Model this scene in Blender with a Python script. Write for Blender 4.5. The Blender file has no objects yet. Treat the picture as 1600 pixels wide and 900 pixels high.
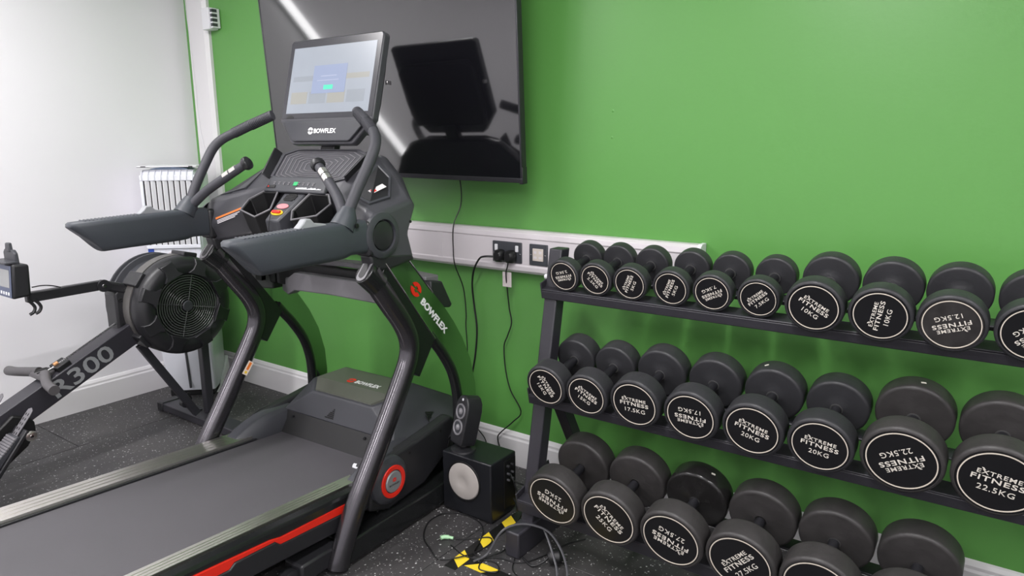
import bpy, bmesh, math, random
from mathutils import Vector, Matrix, Euler

# ------------------------------------------------------------------ camera, world, lights
scene = bpy.context.scene
COL = scene.collection
cam_data = bpy.data.cameras.new('camera')
cam = bpy.data.objects.new('camera', cam_data)
COL.objects.link(cam)
cam.location = (3.97, -2.38, 1.40)
cam.rotation_euler = (1.36623, 0.00596, 0.619969)
cam_data.sensor_fit = 'HORIZONTAL'
cam_data.sensor_width = 36.0
cam_data.lens = 36.0 * 1107.9 / 1600.0
cam_data.clip_start = 0.02
scene.camera = cam

scene.view_settings.view_transform = 'Standard'
scene.view_settings.look = 'None'
scene.view_settings.gamma = 1.0
scene.view_settings.use_curve_mapping = False
scene.view_settings.exposure = 0.14

world = bpy.data.worlds.new('world')
scene.world = world
world.use_nodes = True
world.node_tree.nodes['Background'].inputs[0].default_value = (0.9, 0.95, 1.0, 1)
world.node_tree.nodes['Background'].inputs[1].default_value = 0.3

ROOM_X, ROOM_Y, ROOM_Z = 6.2, -5.2, 2.62
# ceiling tubes of the room: (x, y, length along x, length along y, watts)
TUBES = [(1.15, -1.80, 0.10, 1.5, 38), (3.25, -1.85, 0.10, 1.5, 38), (5.2, -1.9, 0.10, 1.5, 26),
         (1.15, -3.9, 0.10, 1.5, 30), (3.25, -3.9, 0.10, 1.5, 34), (5.2, -3.9, 0.10, 1.5, 30)]


def area_light(name, loc, rot, sx, sy, watts, color=(1.0, 0.972, 0.985)):
    ld = bpy.data.lights.new(name, 'AREA')
    ld.shape = 'RECTANGLE'
    ld.size, ld.size_y = sx, sy
    ld.energy = watts
    ld.color = color
    o = bpy.data.objects.new(name, ld)
    o.location = loc
    o.rotation_euler = rot
    COL.objects.link(o)
    return o


for i, (x, y, lx, ly, w) in enumerate(TUBES):
    area_light('ceiling_lamp_light', (x, y, ROOM_Z - 0.075), (0, 0, 0), lx, ly, w)

# ------------------------------------------------------------------ materials
MATS = {}


def srgb(r, g, b):
    f = lambda c: (c / 255 / 12.92) if c / 255 <= 0.04045 else ((c / 255 + 0.055) / 1.055) ** 2.4
    return (f(r), f(g), f(b), 1.0)


def mat(name, col, rough=0.5, metal=0.0, spec=0.5, noise=0.0, nscale=20.0, bump=0.0, bscale=200.0, coat=0.0, emit=None, estr=0.0, aniso=0.0):
    m = bpy.data.materials.new(name)
    m.use_nodes = True
    nt = m.node_tree
    b = nt.nodes['Principled BSDF']
    b.inputs['Base Color'].default_value = col
    b.inputs['Roughness'].default_value = rough
    b.inputs['Metallic'].default_value = metal
    b.inputs['Specular IOR Level'].default_value = spec
    b.inputs['Coat Weight'].default_value = coat
    if emit:
        b.inputs['Emission Color'].default_value = emit
        b.inputs['Emission Strength'].default_value = estr
    tc = nt.nodes.new('ShaderNodeTexCoord')
    if noise > 0:
        n = nt.nodes.new('ShaderNodeTexNoise')
        n.inputs['Scale'].default_value = nscale
        n.inputs['Detail'].default_value = 4
        nt.links.new(tc.outputs['Object'], n.inputs['Vector'])
        r = nt.nodes.new('ShaderNodeMapRange')
        r.inputs['To Min'].default_value = 1 - noise
        r.inputs['To Max'].default_value = 1 + noise
        nt.links.new(n.outputs['Fac'], r.inputs['Value'])
        mx = nt.nodes.new('ShaderNodeMix')
        mx.data_type = 'RGBA'
        mx.blend_type = 'MULTIPLY'
        mx.inputs['Factor'].default_value = 1
        mx.inputs['A'].default_value = col
        nt.links.new(r.outputs['Result'], mx.inputs['B'])
        nt.links.new(mx.outputs['Result'], b.inputs['Base Color'])
    if bump > 0:
        n2 = nt.nodes.new('ShaderNodeTexNoise')
        n2.inputs['Scale'].default_value = bscale
        n2.inputs['Detail'].default_value = 3
        nt.links.new(tc.outputs['Object'], n2.inputs['Vector'])
        bp = nt.nodes.new('ShaderNodeBump')
        bp.inputs['Strength'].default_value = bump
        bp.inputs['Distance'].default_value = 0.002
        nt.links.new(n2.outputs['Fac'], bp.inputs['Height'])
        nt.links.new(bp.outputs['Normal'], b.inputs['Normal'])
    MATS[name] = m
    return m


M_white_wall = mat('white_wall_paint', srgb(231, 229, 233), 0.42, spec=0.5, noise=0.02, nscale=2, bump=0.08, bscale=60)
M_green = mat('green_wall_paint', srgb(93, 153, 75), 0.38, spec=0.5, noise=0.03, nscale=3, bump=0.10, bscale=90)
M_white_gloss = mat('white_gloss_trim', srgb(222, 220, 222), 0.3, noise=0.02, nscale=6)
M_white_plastic = mat('white_plastic', srgb(228, 228, 232), 0.35)
M_trunk = mat('trunking_plastic', srgb(214, 208, 212), 0.35, noise=0.02, nscale=5)
M_ceiling = mat('ceiling_white', srgb(235, 235, 235), 0.8)
M_rubber = mat('dumbbell_rubber', srgb(46, 46, 49), 0.45, spec=0.45, noise=0.22, nscale=14, bump=0.25, bscale=120)
M_rubber_worn = mat('worn_dumbbell_rubber', srgb(54, 52, 52), 0.45, spec=0.45, noise=0.4, nscale=22, bump=0.5, bscale=60)
M_face = mat('dumbbell_face_black', srgb(18, 18, 21), 0.35, spec=0.4, noise=0.2, nscale=30)
M_face_scuffed = mat('scuffed_face_black', srgb(46, 44, 44), 0.35, spec=0.4, noise=0.85, nscale=26)
M_rubber_shiny = mat('shiny_worn_rubber', srgb(34, 33, 33), 0.22, spec=0.5, noise=0.4, nscale=22, bump=0.6, bscale=40)
M_ring = mat('cream_print', srgb(214, 204, 190), 0.5)
M_letter = mat('white_print', srgb(222, 216, 206), 0.5)
M_handle = mat('dark_steel_handle', srgb(38, 38, 42), 0.35, metal=0.3, bump=0.4, bscale=500)
M_collar = mat('handle_collar_steel', srgb(120, 120, 120), 0.3, metal=0.7)
M_rack = mat('rack_powder_coat', srgb(46, 45, 51), 0.4, spec=0.5, bump=0.15, bscale=400)
M_black = mat('black_plastic', srgb(34, 34, 37), 0.4, bump=0.1, bscale=500)
M_dark = mat('charcoal_plastic', srgb(58, 59, 64), 0.42, bump=0.15, bscale=600)
M_arm = mat('armrest_rubber', srgb(58, 62, 68), 0.5, bump=0.2, bscale=500)
M_grey = mat('grey_plastic', srgb(110, 108, 112), 0.45, bump=0.1, bscale=500)
M_console = mat('console_plastic', srgb(66, 66, 71), 0.38, bump=0.12, bscale=600)
M_deep = mat('deep_black', srgb(12, 12, 14), 0.5)
M_grip = mat('grip_foam', srgb(58, 58, 64), 0.6, bump=0.3, bscale=400)
M_paintmetal = mat('dark_painted_tube', srgb(84, 82, 86), 0.22, metal=0.85)
M_blackgloss = mat('gloss_black_metal', srgb(26, 27, 28), 0.2, spec=0.6)
M_chrome = mat('chrome_edge', srgb(190, 188, 190), 0.15, metal=1)
M_steel = mat('brushed_steel', srgb(232, 228, 222), 0.3, metal=1, noise=0.06, nscale=40)
M_red = mat('red_plastic', srgb(214, 40, 26), 0.35)
M_orange = mat('orange_warning_print', srgb(226, 120, 40), 0.5)
M_yellow = mat('yellow_plastic', srgb(226, 190, 40), 0.4)
M_tape = mat('hazard_yellow', srgb(226, 198, 48), 0.45, noise=0.05, nscale=60)
M_tapeblack = mat('hazard_black', srgb(22, 22, 22), 0.4)
M_cable = mat('black_cable', srgb(20, 20, 22), 0.45)
M_cablegrey = mat('grey_cable', srgb(70, 70, 74), 0.4)
M_slate = mat('slate_socket_plate', srgb(72, 74, 80), 0.35, metal=0.3)
M_silverfoam = mat('grey_speaker_cone', srgb(168, 162, 158), 0.6, noise=0.03, nscale=60)
M_blue = mat('blue_label', srgb(40, 76, 170), 0.4, noise=0.35, nscale=60)
M_bluegrey = mat('monitor_blue_bezel', srgb(72, 82, 108), 0.4)
M_lcd = mat('lcd_panel', srgb(150, 152, 152), 0.25)
M_jack = mat('pale_green_plastic', srgb(170, 214, 170), 0.35)
M_r300 = mat('grey_beam_lettering', srgb(134, 136, 138), 0.45)
M_gunmetal = mat('flywheel_band_mesh', srgb(112, 110, 108), 0.45, metal=0.5, noise=0.2, nscale=300)
M_lampglow = mat('lamp_diffuser', (1, 1, 1, 1), 0.5, emit=(1, 0.99, 0.97, 1), estr=9.0)
M_tvglass = mat('tv_glass', (0.006, 0.006, 0.008, 1), 0.055, spec=1.0, coat=0.6)
MATS['tv_glass'].node_tree.nodes['Principled BSDF'].inputs['Coat Roughness'].default_value = 0.10
M_tvframe = mat('tv_frame', srgb(60, 60, 64), 0.3, metal=0.5)
M_glasspanel_print = mat('panel_white_print', srgb(236, 236, 236), 0.5)
M_wood = mat('orange_cork', srgb(205, 150, 100), 0.6)


M_acrylic = mat('polished_side_plate', (0.50, 0.54, 0.50, 1), 0.07, metal=1.0)


def make_floor():
    m = bpy.data.materials.new('speckled_rubber_tiles')
    m.use_nodes = True
    nt = m.node_tree
    N, Lk = nt.nodes, nt.links
    b = N['Principled BSDF']
    b.inputs['Roughness'].default_value = 0.5
    b.inputs['Specular IOR Level'].default_value = 0.45
    tc = N.new('ShaderNodeTexCoord')
    # flecks: voronoi cells of random tone, only the middles of a random share of them
    v = N.new('ShaderNodeTexVoronoi')
    v.inputs['Scale'].default_value = 125
    nz = N.new('ShaderNodeTexNoise')
    nz.inputs['Scale'].default_value = 240
    mixv = N.new('ShaderNodeVectorMath'); mixv.operation = 'MULTIPLY_ADD'
    Lk.new(tc.outputs['Object'], nz.inputs['Vector'])
    Lk.new(nz.outputs['Color'], mixv.inputs[0])
    mixv.inputs[1].default_value = (0.010, 0.010, 0.0)
    Lk.new(tc.outputs['Object'], mixv.inputs[2])
    flat = N.new('ShaderNodeVectorMath'); flat.operation = 'MULTIPLY'
    flat.inputs[1].default_value = (1, 1, 0)
    Lk.new(mixv.outputs[0], flat.inputs[0])
    Lk.new(flat.outputs[0], v.inputs['Vector'])
    sep = N.new('ShaderNodeSeparateColor')
    Lk.new(v.outputs['Color'], sep.inputs[0])
    share = N.new('ShaderNodeMath'); share.operation = 'GREATER_THAN'; share.inputs[1].default_value = 0.56
    Lk.new(sep.outputs[0], share.inputs[0])
    # radius varies with second random channel
    rad = N.new('ShaderNodeMapRange')
    rad.inputs['To Min'].default_value = 0.12; rad.inputs['To Max'].default_value = 0.36
    Lk.new(sep.outputs[1], rad.inputs['Value'])
    near = N.new('ShaderNodeMath'); near.operation = 'LESS_THAN'
    Lk.new(v.outputs['Distance'], near.inputs[0]); Lk.new(rad.outputs[0], near.inputs[1])
    fl = N.new('ShaderNodeMath'); fl.operation = 'MULTIPLY'
    Lk.new(share.outputs[0], fl.inputs[0]); Lk.new(near.outputs[0], fl.inputs[1])
    tone = N.new('ShaderNodeMapRange')
    tone.inputs['To Min'].default_value = 0.10; tone.inputs['To Max'].default_value = 0.55
    Lk.new(sep.outputs[2], tone.inputs['Value'])
    base = N.new('ShaderNodeTexNoise'); base.inputs['Scale'].default_value = 3; base.inputs['Detail'].default_value = 5
    Lk.new(tc.outputs['Object'], base.inputs['Vector'])
    cr = N.new('ShaderNodeValToRGB')
    cr.color_ramp.elements[0].color = srgb(52, 51, 53); cr.color_ramp.elements[0].position = 0.3
    cr.color_ramp.elements[1].color = srgb(70, 68, 68); cr.color_ramp.elements[1].position = 0.75
    Lk.new(base.outputs['Fac'], cr.inputs[0])
    mx = N.new('ShaderNodeMix'); mx.data_type = 'RGBA'
    Lk.new(fl.outputs[0], mx.inputs['Factor'])
    Lk.new(cr.outputs[0], mx.inputs['A']); Lk.new(tone.outputs[0], mx.inputs['B'])
    Lk.new(mx.outputs['Result'], b.inputs['Base Color'])
    bp = N.new('ShaderNodeBump'); bp.inputs['Strength'].default_value = 0.5; bp.inputs['Distance'].default_value = 0.001
    gr = N.new('ShaderNodeTexNoise'); gr.inputs['Scale'].default_value = 320
    Lk.new(tc.outputs['Object'], gr.inputs['Vector'])
    Lk.new(gr.outputs['Fac'], bp.inputs['Height']); Lk.new(bp.outputs[0], b.inputs['Normal'])
    return m


M_floor = make_floor()


def make_belt():
    m = mat('belt_weave', srgb(76, 74, 78), 0.6, noise=0.08, nscale=6)
    nt = m.node_tree
    b = nt.nodes['Principled BSDF']
    tc = nt.nodes.new('ShaderNodeTexCoord')
    mp = nt.nodes.new('ShaderNodeMapping')
    mp.inputs['Scale'].default_value = (1, 1.0, 1)
    nt.links.new(tc.outputs['Object'], mp.inputs[0])
    ck = nt.nodes.new('ShaderNodeTexChecker')
    ck.inputs['Scale'].default_value = 330
    nt.links.new(mp.outputs[0], ck.inputs['Vector'])
    bp = nt.nodes.new('ShaderNodeBump')
    bp.inputs['Strength'].default_value = 0.35
    bp.inputs['Distance'].default_value = 0.0008
    nt.links.new(ck.outputs['Fac'], bp.inputs['Height'])
    nt.links.new(bp.outputs[0], b.inputs['Normal'])
    return m


M_belt = make_belt()


def make_screen():
    # the lit display: a pale grey washed-out page
    m = mat('lit_display', srgb(120, 126, 134), 0.3, spec=0.6, emit=srgb(158, 164, 174), estr=0.30, noise=0.05, nscale=12)
    return m


M_screen = make_screen()
M_popup = mat('display_popup', srgb(112, 122, 144), 0.3, emit=srgb(150, 160, 188), estr=0.29)
M_popbtn = mat('display_button', srgb(70, 180, 150), 0.3, emit=srgb(80, 190, 155), estr=0.28)
M_poptext = mat('display_text', srgb(130, 136, 156), 0.3, emit=srgb(178, 184, 202), estr=0.28)
M_tile = mat('display_tile', srgb(114, 120, 126), 0.3, emit=srgb(152, 157, 165), estr=0.29)
M_tilewarm = mat('display_tile_warm', srgb(124, 124, 118), 0.3, emit=srgb(160, 160, 156), estr=0.29)

# ------------------------------------------------------------------ mesh helpers


def finish(name, bm, material, parent=None, smooth=True, bevel=0.0, seg=2, angle=35, loc=None, rot=None):
    bmesh.ops.recalc_face_normals(bm, faces=bm.faces)
    me = bpy.data.meshes.new(name)
    bm.to_mesh(me)
    bm.free()
    mats = material if isinstance(material, (list, tuple)) else [material]
    for m_ in mats:
        me.materials.append(m_)
    if smooth:
        for p in me.polygons:
            p.use_smooth = True
        me.set_sharp_from_angle(angle=math.radians(angle))
    o = bpy.data.objects.new(name, me)
    COL.objects.link(o)
    if parent:
        o.parent = parent
    if loc:
        o.location = loc
    if rot:
        o.rotation_euler = rot
    if bevel > 0:
        md = o.modifiers.new('bevel', 'BEVEL')
        md.width = bevel
        md.segments = seg
        md.limit_method = 'ANGLE'
        md.angle_limit = math.radians(30)
        md.harden_normals = False
    return o


def thing(name, label, cat, loc=(0, 0, 0), rotz=0.0, group=None):
    o = bpy.data.objects.new(name, None)
    o.empty_display_size = 0.05
    COL.objects.link(o)
    o.location = loc
    o.rotation_euler = (0, 0, rotz)
    o['label'] = label
    o['category'] = cat
    if group:
        o['group'] = group
    return o


def tag(o, label, cat, group=None):
    o['label'] = label
    o['category'] = cat
    if group:
        o['group'] = group
    return o


def B(*boxes):
    """boxes given as (x0,x1,y0,y1,z0,z1)"""
    bm = bmesh.new()
    for b in boxes:
        add_box(bm, *b)
    return bm


def add_box(bm, x0, x1, y0, y1, z0, z1):
    v = [bm.verts.new(p) for p in ((x0, y0, z0), (x1, y0, z0), (x1, y1, z0), (x0, y1, z0), (x0, y0, z1), (x1, y0, z1), (x1, y1, z1), (x0, y1, z1))]
    for f in ((0, 3, 2, 1), (4, 5, 6, 7), (0, 1, 5, 4), (1, 2, 6, 5), (2, 3, 7, 6), (3, 0, 4, 7)):
        bm.faces.new([v[i] for i in f])
    return v


def hexa(bm, lo, hi):
    """eight corner solid: lo and hi are lists of four points in order"""
    v = [bm.verts.new(p) for p in list(lo) + list(hi)]
    for f in ((0, 3, 2, 1), (4, 5, 6, 7), (0, 1, 5, 4), (1, 2, 6, 5), (2, 3, 7, 6), (3, 0, 4, 7)):
        bm.faces.new([v[i] for i in f])


def add_prism(bm, pts, axis, a, b):
    """polygon pts (2D) extruded along axis from a to b. axis x: pts=(y,z); y: (x,z); z: (x,y)"""
    def P(p, t):
        return {'x': (t, p[0], p[1]), 'y': (p[0], t, p[1]), 'z': (p[0], p[1], t)}[axis]
    lo = [bm.verts.new(P(p, a)) for p in pts]
    hi = [bm.verts.new(P(p, b)) for p in pts]
    bm.faces.new(lo)
    bm.faces.new(hi[::-1])
    n = len(pts)
    for i in range(n):
        bm.faces.new([lo[i], lo[(i + 1) % n], hi[(i + 1) % n], hi[i]])


def prism(pts, axis, a, b):
    bm = bmesh.new()
    add_prism(bm, pts, axis, a, b)
    return bm


def loft(sections, closed_ends=True, bm=None):
    bm = bm or bmesh.new()
    rings = [[bm.verts.new(p) for p in s] for s in sections]
    n = len(rings[0])
    for a, b in zip(rings[:-1], rings[1:]):
        for i in range(n):
            bm.faces.new([a[i], a[(i + 1) % n], b[(i + 1) % n], b[i]])
    if closed_ends:
        bm.faces.new(rings[0][::-1])
        bm.faces.new(rings[-1])
    return bm


def lathe(profile, axis='y', n=40, bm=None, origin=(0, 0, 0), close=True):
    """profile: list of (t along axis, radius)"""
    bm = bm or bmesh.new()
    o = Vector(origin)
    rings = []
    for t, r in profile:
        if r < 1e-6:
            p = {'x': (t, 0, 0), 'y': (0, t, 0), 'z': (0, 0, t)}[axis]
            rings.append([bm.verts.new(o + Vector(p))])
        else:
            ring = []
            for i in range(n):
                a = 2 * math.pi * i / n
                c, s = r * math.cos(a), r * math.sin(a)
                p = {'x': (t, c, s), 'y': (c, t, s), 'z': (c, s, t)}[axis]
                ring.append(bm.verts.new(o + Vector(p)))
            rings.append(ring)
    for a, b in zip(rings[:-1], rings[1:]):
        if len(a) == 1 and len(b) == 1:
            continue
        for i in range(n):
            j = (i + 1) % n
            if len(a) == 1:
                bm.faces.new([a[0], b[j], b[i]])
            elif len(b) == 1:
                bm.faces.new([a[i], a[j], b[0]])
            else:
                bm.faces.new([a[i], a[j], b[j], b[i]])
    if close:
        for r, fl in ((rings[0], True), (rings[-1], False)):
            if len(r) > 1:
                bm.faces.new(r[::-1] if fl else r)
    return bm


def catmull(pts, k=6):
    P = [Vector(p) for p in pts]
    if len(P) < 3:
        return P
    out = []
    ext = [2 * P[0] - P[1]] + P + [2 * P[-1] - P[-2]]
    for i in range(1, len(ext) - 2):
        p0, p1, p2, p3 = ext[i - 1:i + 3]
        for j in range(k):
            t = j / k
            out.append(0.5 * ((2 * p1) + (p2 - p0) * t + (2 * p0 - 5 * p1 + 4 * p2 - p3) * t * t + (3 * p1 - p0 - 3 * p2 + p3) * t ** 3))
    out.append(P[-1])
    return out


def add_tube(bm, pts, r, n=12, smooth_k=0, flat=1.0, flat_dir=None, cap=True):
    """round tube along pts; r number or list; flat squashes along flat_dir"""
    P = catmull(pts, smooth_k) if smooth_k else [Vector(p) for p in pts]
    m = len(P)
    if not isinstance(r, (int, float)):
        rr = []
        for i in range(m):
            t = i / (m - 1) * (len(r) - 1)
            a = min(int(t), len(r) - 2)
            rr.append(r[a] + (r[a + 1] - r[a]) * (t - a))
    else:
        rr = [r] * m
    rings = []
    prev = None
    for i in range(m):
        if i == 0:
            d = P[1] - P[0]
        elif i == m - 1:
            d = P[-1] - P[-2]
        else:
            d = (P[i + 1] - P[i]).normalized() + (P[i] - P[i - 1]).normalized()
        d.normalize()
        if flat_dir is not None:
            u = Vector(flat_dir)
            u = (u - d * u.dot(d)).normalized()
        elif prev is None:
            up = Vector((0, 0, 1)) if abs(d.z) < 0.9 else Vector((1, 0, 0))
            u = d.cross(up).normalized()
        else:
            u = (prev - d * prev.dot(d)).normalized()
        prev = u
        v = d.cross(u)
        rings.append([bm.verts.new(P[i] + rr[i] * (flat * math.cos(2 * math.pi * j / n) * u + math.sin(2 * math.pi * j / n) * v)) for j in range(n)])
    for a, b in zip(rings[:-1], rings[1:]):
        for j in range(n):
            bm.faces.new([a[j], a[(j + 1) % n], b[(j + 1) % n], b[j]])
    if cap:
        bm.faces.new(rings[0][::-1])
        bm.faces.new(rings[-1])
    return bm


def tube(pts, r, n=12, **k):
    return add_tube(bmesh.new(), pts, r, n, **k)


def add_bar(bm, p0, p1, w, h, side=(1, 0, 0)):
    """rectangular bar from p0 to p1; w across 'side', h across the other"""
    p0, p1 = Vector(p0), Vector(p1)
    d = (p1 - p0).normalized()
    s = Vector(side)
    s = (s - d * s.dot(d)).normalized()
    t = d.cross(s)
    c = [(-w / 2, -h / 2), (w / 2, -h / 2), (w / 2, h / 2), (-w / 2, h / 2)]
    hexa(bm, [p0 + s * a + t * b for a, b in c], [p1 + s * a + t * b for a, b in c])
    return bm


def add_torus(bm, center, axis, R, r, n=40, m=8):
    rings = []
    ax = {'x': (Vector((0, 1, 0)), Vector((0, 0, 1)), Vector((1, 0, 0))), 'y': (Vector((1, 0, 0)), Vector((0, 0, 1)), Vector((0, 1, 0))), 'z': (Vector((1, 0, 0)), Vector((0, 1, 0)), Vector((0, 0, 1)))}[axis]
    c = Vector(center)
    for i in range(n):
        a = 2 * math.pi * i / n
        d = ax[0] * math.cos(a) + ax[1] * math.sin(a)
        rings.append([bm.verts.new(c + d * (R + r * math.cos(2 * math.pi * j / m)) + ax[2] * r * math.sin(2 * math.pi * j / m)) for j in range(m)])
    for i in range(n):
        a, b = rings[i], rings[(i + 1) % n]
        for j in range(m):
            bm.faces.new([a[j], a[(j + 1) % m], b[(j + 1) % m], b[j]])
    return bm


def add_annulus(bm, r0, r1, t0, t1, axis='y', n=64, origin=(0, 0, 0)):
    """flat washer between radii, thickness t0..t1"""
    o = Vector(origin)
    R = []
    for t, r in ((t0, r0), (t0, r1), (t1, r1), (t1, r0)):
        ring = []
        for i in range(n):
            a = 2 * math.pi * i / n
            c, s = r * math.cos(a), r * math.sin(a)
            ring.append(bm.verts.new(o + Vector({'x': (t, c, s), 'y': (c, t, s), 'z': (c, s, t)}[axis])))
        R.append(ring)
    for k in range(4):
        a, b = R[k], R[(k + 1) % 4]
        for i in range(n):
            bm.faces.new([a[i], a[(i + 1) % n], b[(i + 1) % n], b[i]])
    return bm


def text_mesh_into(bm, body, w, h, cx, cy, bold=0.0, extrude=0.0005, shear=0.0, space=1.0):
    """text laid in the XY plane facing +Z, fitted to w x h, centred on cx, cy"""
    cu = bpy.data.curves.new('t', 'FONT')
    cu.body = body
    cu.size = 1.0
    cu.offset = bold
    cu.extrude = 0.001
    cu.shear = shear
    cu.space_character = space
    cu.resolution_u = 3
    to = bpy.data.objects.new('t', cu)
    COL.objects.link(to)
    dg = bpy.context.evaluated_depsgraph_get()
    me = bpy.data.meshes.new_from_object(to.evaluated_get(dg))
    bpy.data.objects.remove(to)
    bpy.data.curves.remove(cu)
    xs = [v.co.x for v in me.vertices]
    ys = [v.co.y for v in me.vertices]
    x0, x1, y0, y1 = min(xs), max(xs), min(ys), max(ys)
    sx, sy = w / (x1 - x0), h / (y1 - y0)
    for v in me.vertices:
        v.co = Vector(((v.co.x - (x0 + x1) / 2) * sx + cx, (v.co.y - (y0 + y1) / 2) * sy + cy, (0.5 if v.co.z > 0 else -0.5) * extrude))
    bm.from_mesh(me)
    bpy.data.meshes.remove(me)
    return bm


def place_frame(bm, origin, xdir, normal):
    """map local XY text plane to a plane at origin with given reading direction and facing normal"""
    x = Vector(xdir).normalized()
    n = Vector(normal).normalized()
    x = (x - n * x.dot(n)).normalized()
    y = n.cross(x)
    Mx = Matrix((( x.x, y.x, n.x, origin[0]), (x.y, y.y, n.y, origin[1]), (x.z, y.z, n.z, origin[2]), (0, 0, 0, 1)))
    bmesh.ops.transform(bm, matrix=Mx, verts=bm.verts)
    return bm


def struct(name, bm, m, **k):
    o = finish(name, bm, m, **k)
    o['kind'] = 'structure'
    return o


# ------------------------------------------------------------------ room
struct('wall_left', B((-0.12, 0, ROOM_Y, 0.12, 0, ROOM_Z)), M_white_wall, smooth=False)
struct('wall_back', B((0.0, ROOM_X, 0, 0.12, 0, ROOM_Z)), M_green, smooth=False)
struct('wall_right', B((ROOM_X, ROOM_X + 0.12, ROOM_Y, 0.12, 0, ROOM_Z)), M_white_wall, smooth=False)
struct('wall_front', B((-0.12, ROOM_X + 0.12, ROOM_Y - 0.12, ROOM_Y, 0, ROOM_Z)), M_white_wall, smooth=False)
struct('ceiling', B((-0.12, ROOM_X + 0.12, ROOM_Y - 0.12, 0.12, ROOM_Z, ROOM_Z + 0.1)), M_ceiling, smooth=False)

# floor of one metre rubber tiles with hairline joints
bm = bmesh.new()
xs = [-0.12, 0.484] + [1.484 + i for i in range(6)]
ys = [-5.32, -5.03, -4.03, -3.03, -2.03, -1.03, -0.03, 0.12]
xs[-1] = min(xs[-1], ROOM_X + 0.12)
xs = [x for x in xs if x <= ROOM_X + 0.12]
if xs[-1] < ROOM_X + 0.1:
    xs.append(ROOM_X + 0.12)
g = 0.0013
for i in range(len(xs) - 1):
    yy_ = ys if i % 2 == 0 else [ys[0]] + [y + 0.5 for y in ys[1:-2]] + [ys[-1]]
    for j in range(len(yy_) - 1):
        add_box(bm, xs[i] + g, xs[i + 1] - g, yy_[j] + g, yy_[j + 1] - g, -0.02, 0.0)
add_box(bm, xs[0], xs[-1], ys[0], ys[-1], -0.06, -0.012)
struct('floor', bm, M_floor, bevel=0.0015, seg=1)


def baseboard(name, p0, p1, inward):
    p0, p1, n = Vector(p0), Vector(p1), Vector(inward)
    prof = [(0, 0), (0.018, 0), (0.018, 0.118), (0.013, 0.126), (0.013, 0.136), (0.006, 0.148), (0, 0.152)]
    secs = []
    for p in (p0, p1):
        secs.append([p + n * a + Vector((0, 0, b)) for a, b in prof])
    return struct(name, loft(secs), M_white_gloss, angle=20)


baseboard('baseboard_back', (0.0, 0, 0), (ROOM_X, 0, 0), (0, -1, 0))
baseboard('baseboard_left', (0, ROOM_Y, 0), (0, 0, 0), (1, 0, 0))
baseboard('baseboard_right', (ROOM_X, 0, 0), (ROOM_X, ROOM_Y, 0), (-1, 0, 0))
baseboard('baseboard_front', (ROOM_X, ROOM_Y, 0), (0, ROOM_Y, 0), (0, 1, 0))

# tall white cable trunking in the corner (door-less riser) with sloping sides
bm = loft([[(0.066, 0, z), (0.068, -0.028, z), (0.075, -0.032, z), (0.222, -0.032, z), (0.243, -0.016, z), (0.243, 0, z)] for z in (1.0465, ROOM_Z)])
riser = finish('cable_riser', bm, M_white_gloss, angle=20)
tag(riser, 'tall white cable riser running up the green wall in the corner', 'trunking')

# thin stray wire down the riser
bm = tube([(0.070, -0.035, 2.4), (0.078, -0.036, 2.1), (0.10, -0.036, 1.75), (0.10, -0.036, 1.6), (0.115, -0.036, 1.45), (0.15, -0.036, 1.33)], 0.0012, 6, smooth_k=5)
tag(finish('thin_wire', bm, M_white_plastic), 'thin white wire hanging down the front of the corner riser', 'wire')

# small white alarm junction box on the riser's edge
t = thing('junction_box', 'small white box with slotted edge fixed beside the corner riser near the ceiling', 'box', (0.30, 0, 1.998))
finish('cover', B((-0.045, 0.022, -0.058, -0.004, 0.0, 0.112)), M_white_plastic, t, bevel=0.004)
bm = B((0.022, 0.042, -0.050, -0.004, 0.006, 0.106))
finish('terminal_strip', bm, M_white_plastic, t, bevel=0.002)
bm = bmesh.new()
for k in range(4):
    add_box(bm, 0.026, 0.0425, -0.0505, -0.02, 0.014 + k * 0.024, 0.030 + k * 0.024)
finish('slots', bm, M_slate, t)

# dado trunking along the green wall
t = thing('dado_trunking', 'long white dado trunking carrying the sockets across the green wall', 'trunking', (0, 0, 0))
prof = [(0, 0.872), (-0.040, 0.872), (-0.052, 0.884), (-0.054, 0.902), (-0.050, 0.906), (-0.050, 1.012), (-0.054, 1.016), (-0.050, 1.036), (-0.036, 1.046), (0, 1.046)]
finish('body', prism([(a - 0.003, b) for a, b in prof], 'x', 0.05, 3.085), M_trunk, t, angle=20, bevel=0.0015, seg=1)
finish('end_cap', prism([(a * 1.06 - 0.003, b + (0.003 if b > 0.95 else -0.003)) for a, b in prof], 'x', 3.085, 3.100), M_white_plastic, t, bevel=0.002)
finish('coupling', B((1.905, 1.935, -0.0545, -0.02, 0.905, 1.013)), M_trunk, t)


def socket_double(cx, label):
    t = thing('wall_socket', label, 'socket', (cx, -0.050, 0.955))
    finish('plate', B((-0.073, 0.073, -0.009, 0.0, -0.043, 0.043)), M_slate, t, bevel=0.003)
    for s in (-1, 1):
        finish('rocker_switch', B((s * 0.052 - 0.007, s * 0.052 + 0.007, -0.014, -0.008, 0.004, 0.030)), M_white_plastic, t, bevel=0.002)
    bm = bmesh.new()
    for s in (-1, 1):
        for dx, dz, w, h in ((0, 0.002, 0.004, 0.009), (-0.011, -0.020, 0.008, 0.004), (0.011, -0.020, 0.008, 0.004)):
            add_box(bm, s * 0.028 + dx - w / 2, s * 0.028 + dx + w / 2, -0.0095, -0.008, dz - h / 2, dz + h / 2)
    finish('pin_holes', bm, M_deep, t)
    bm = bmesh.new()
    for s in (-1, 1):
        lathe([(-0.0105, 0.0), (-0.0100, 0.004), (-0.008, 0.004)], 'y', 12, bm, (s * 0.066, 0, -0.006))
    finish('screws', bm, M_chrome, t)
    return t


socket_double(2.283, 'dark grey double wall socket with two black plugs pushed in')

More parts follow.
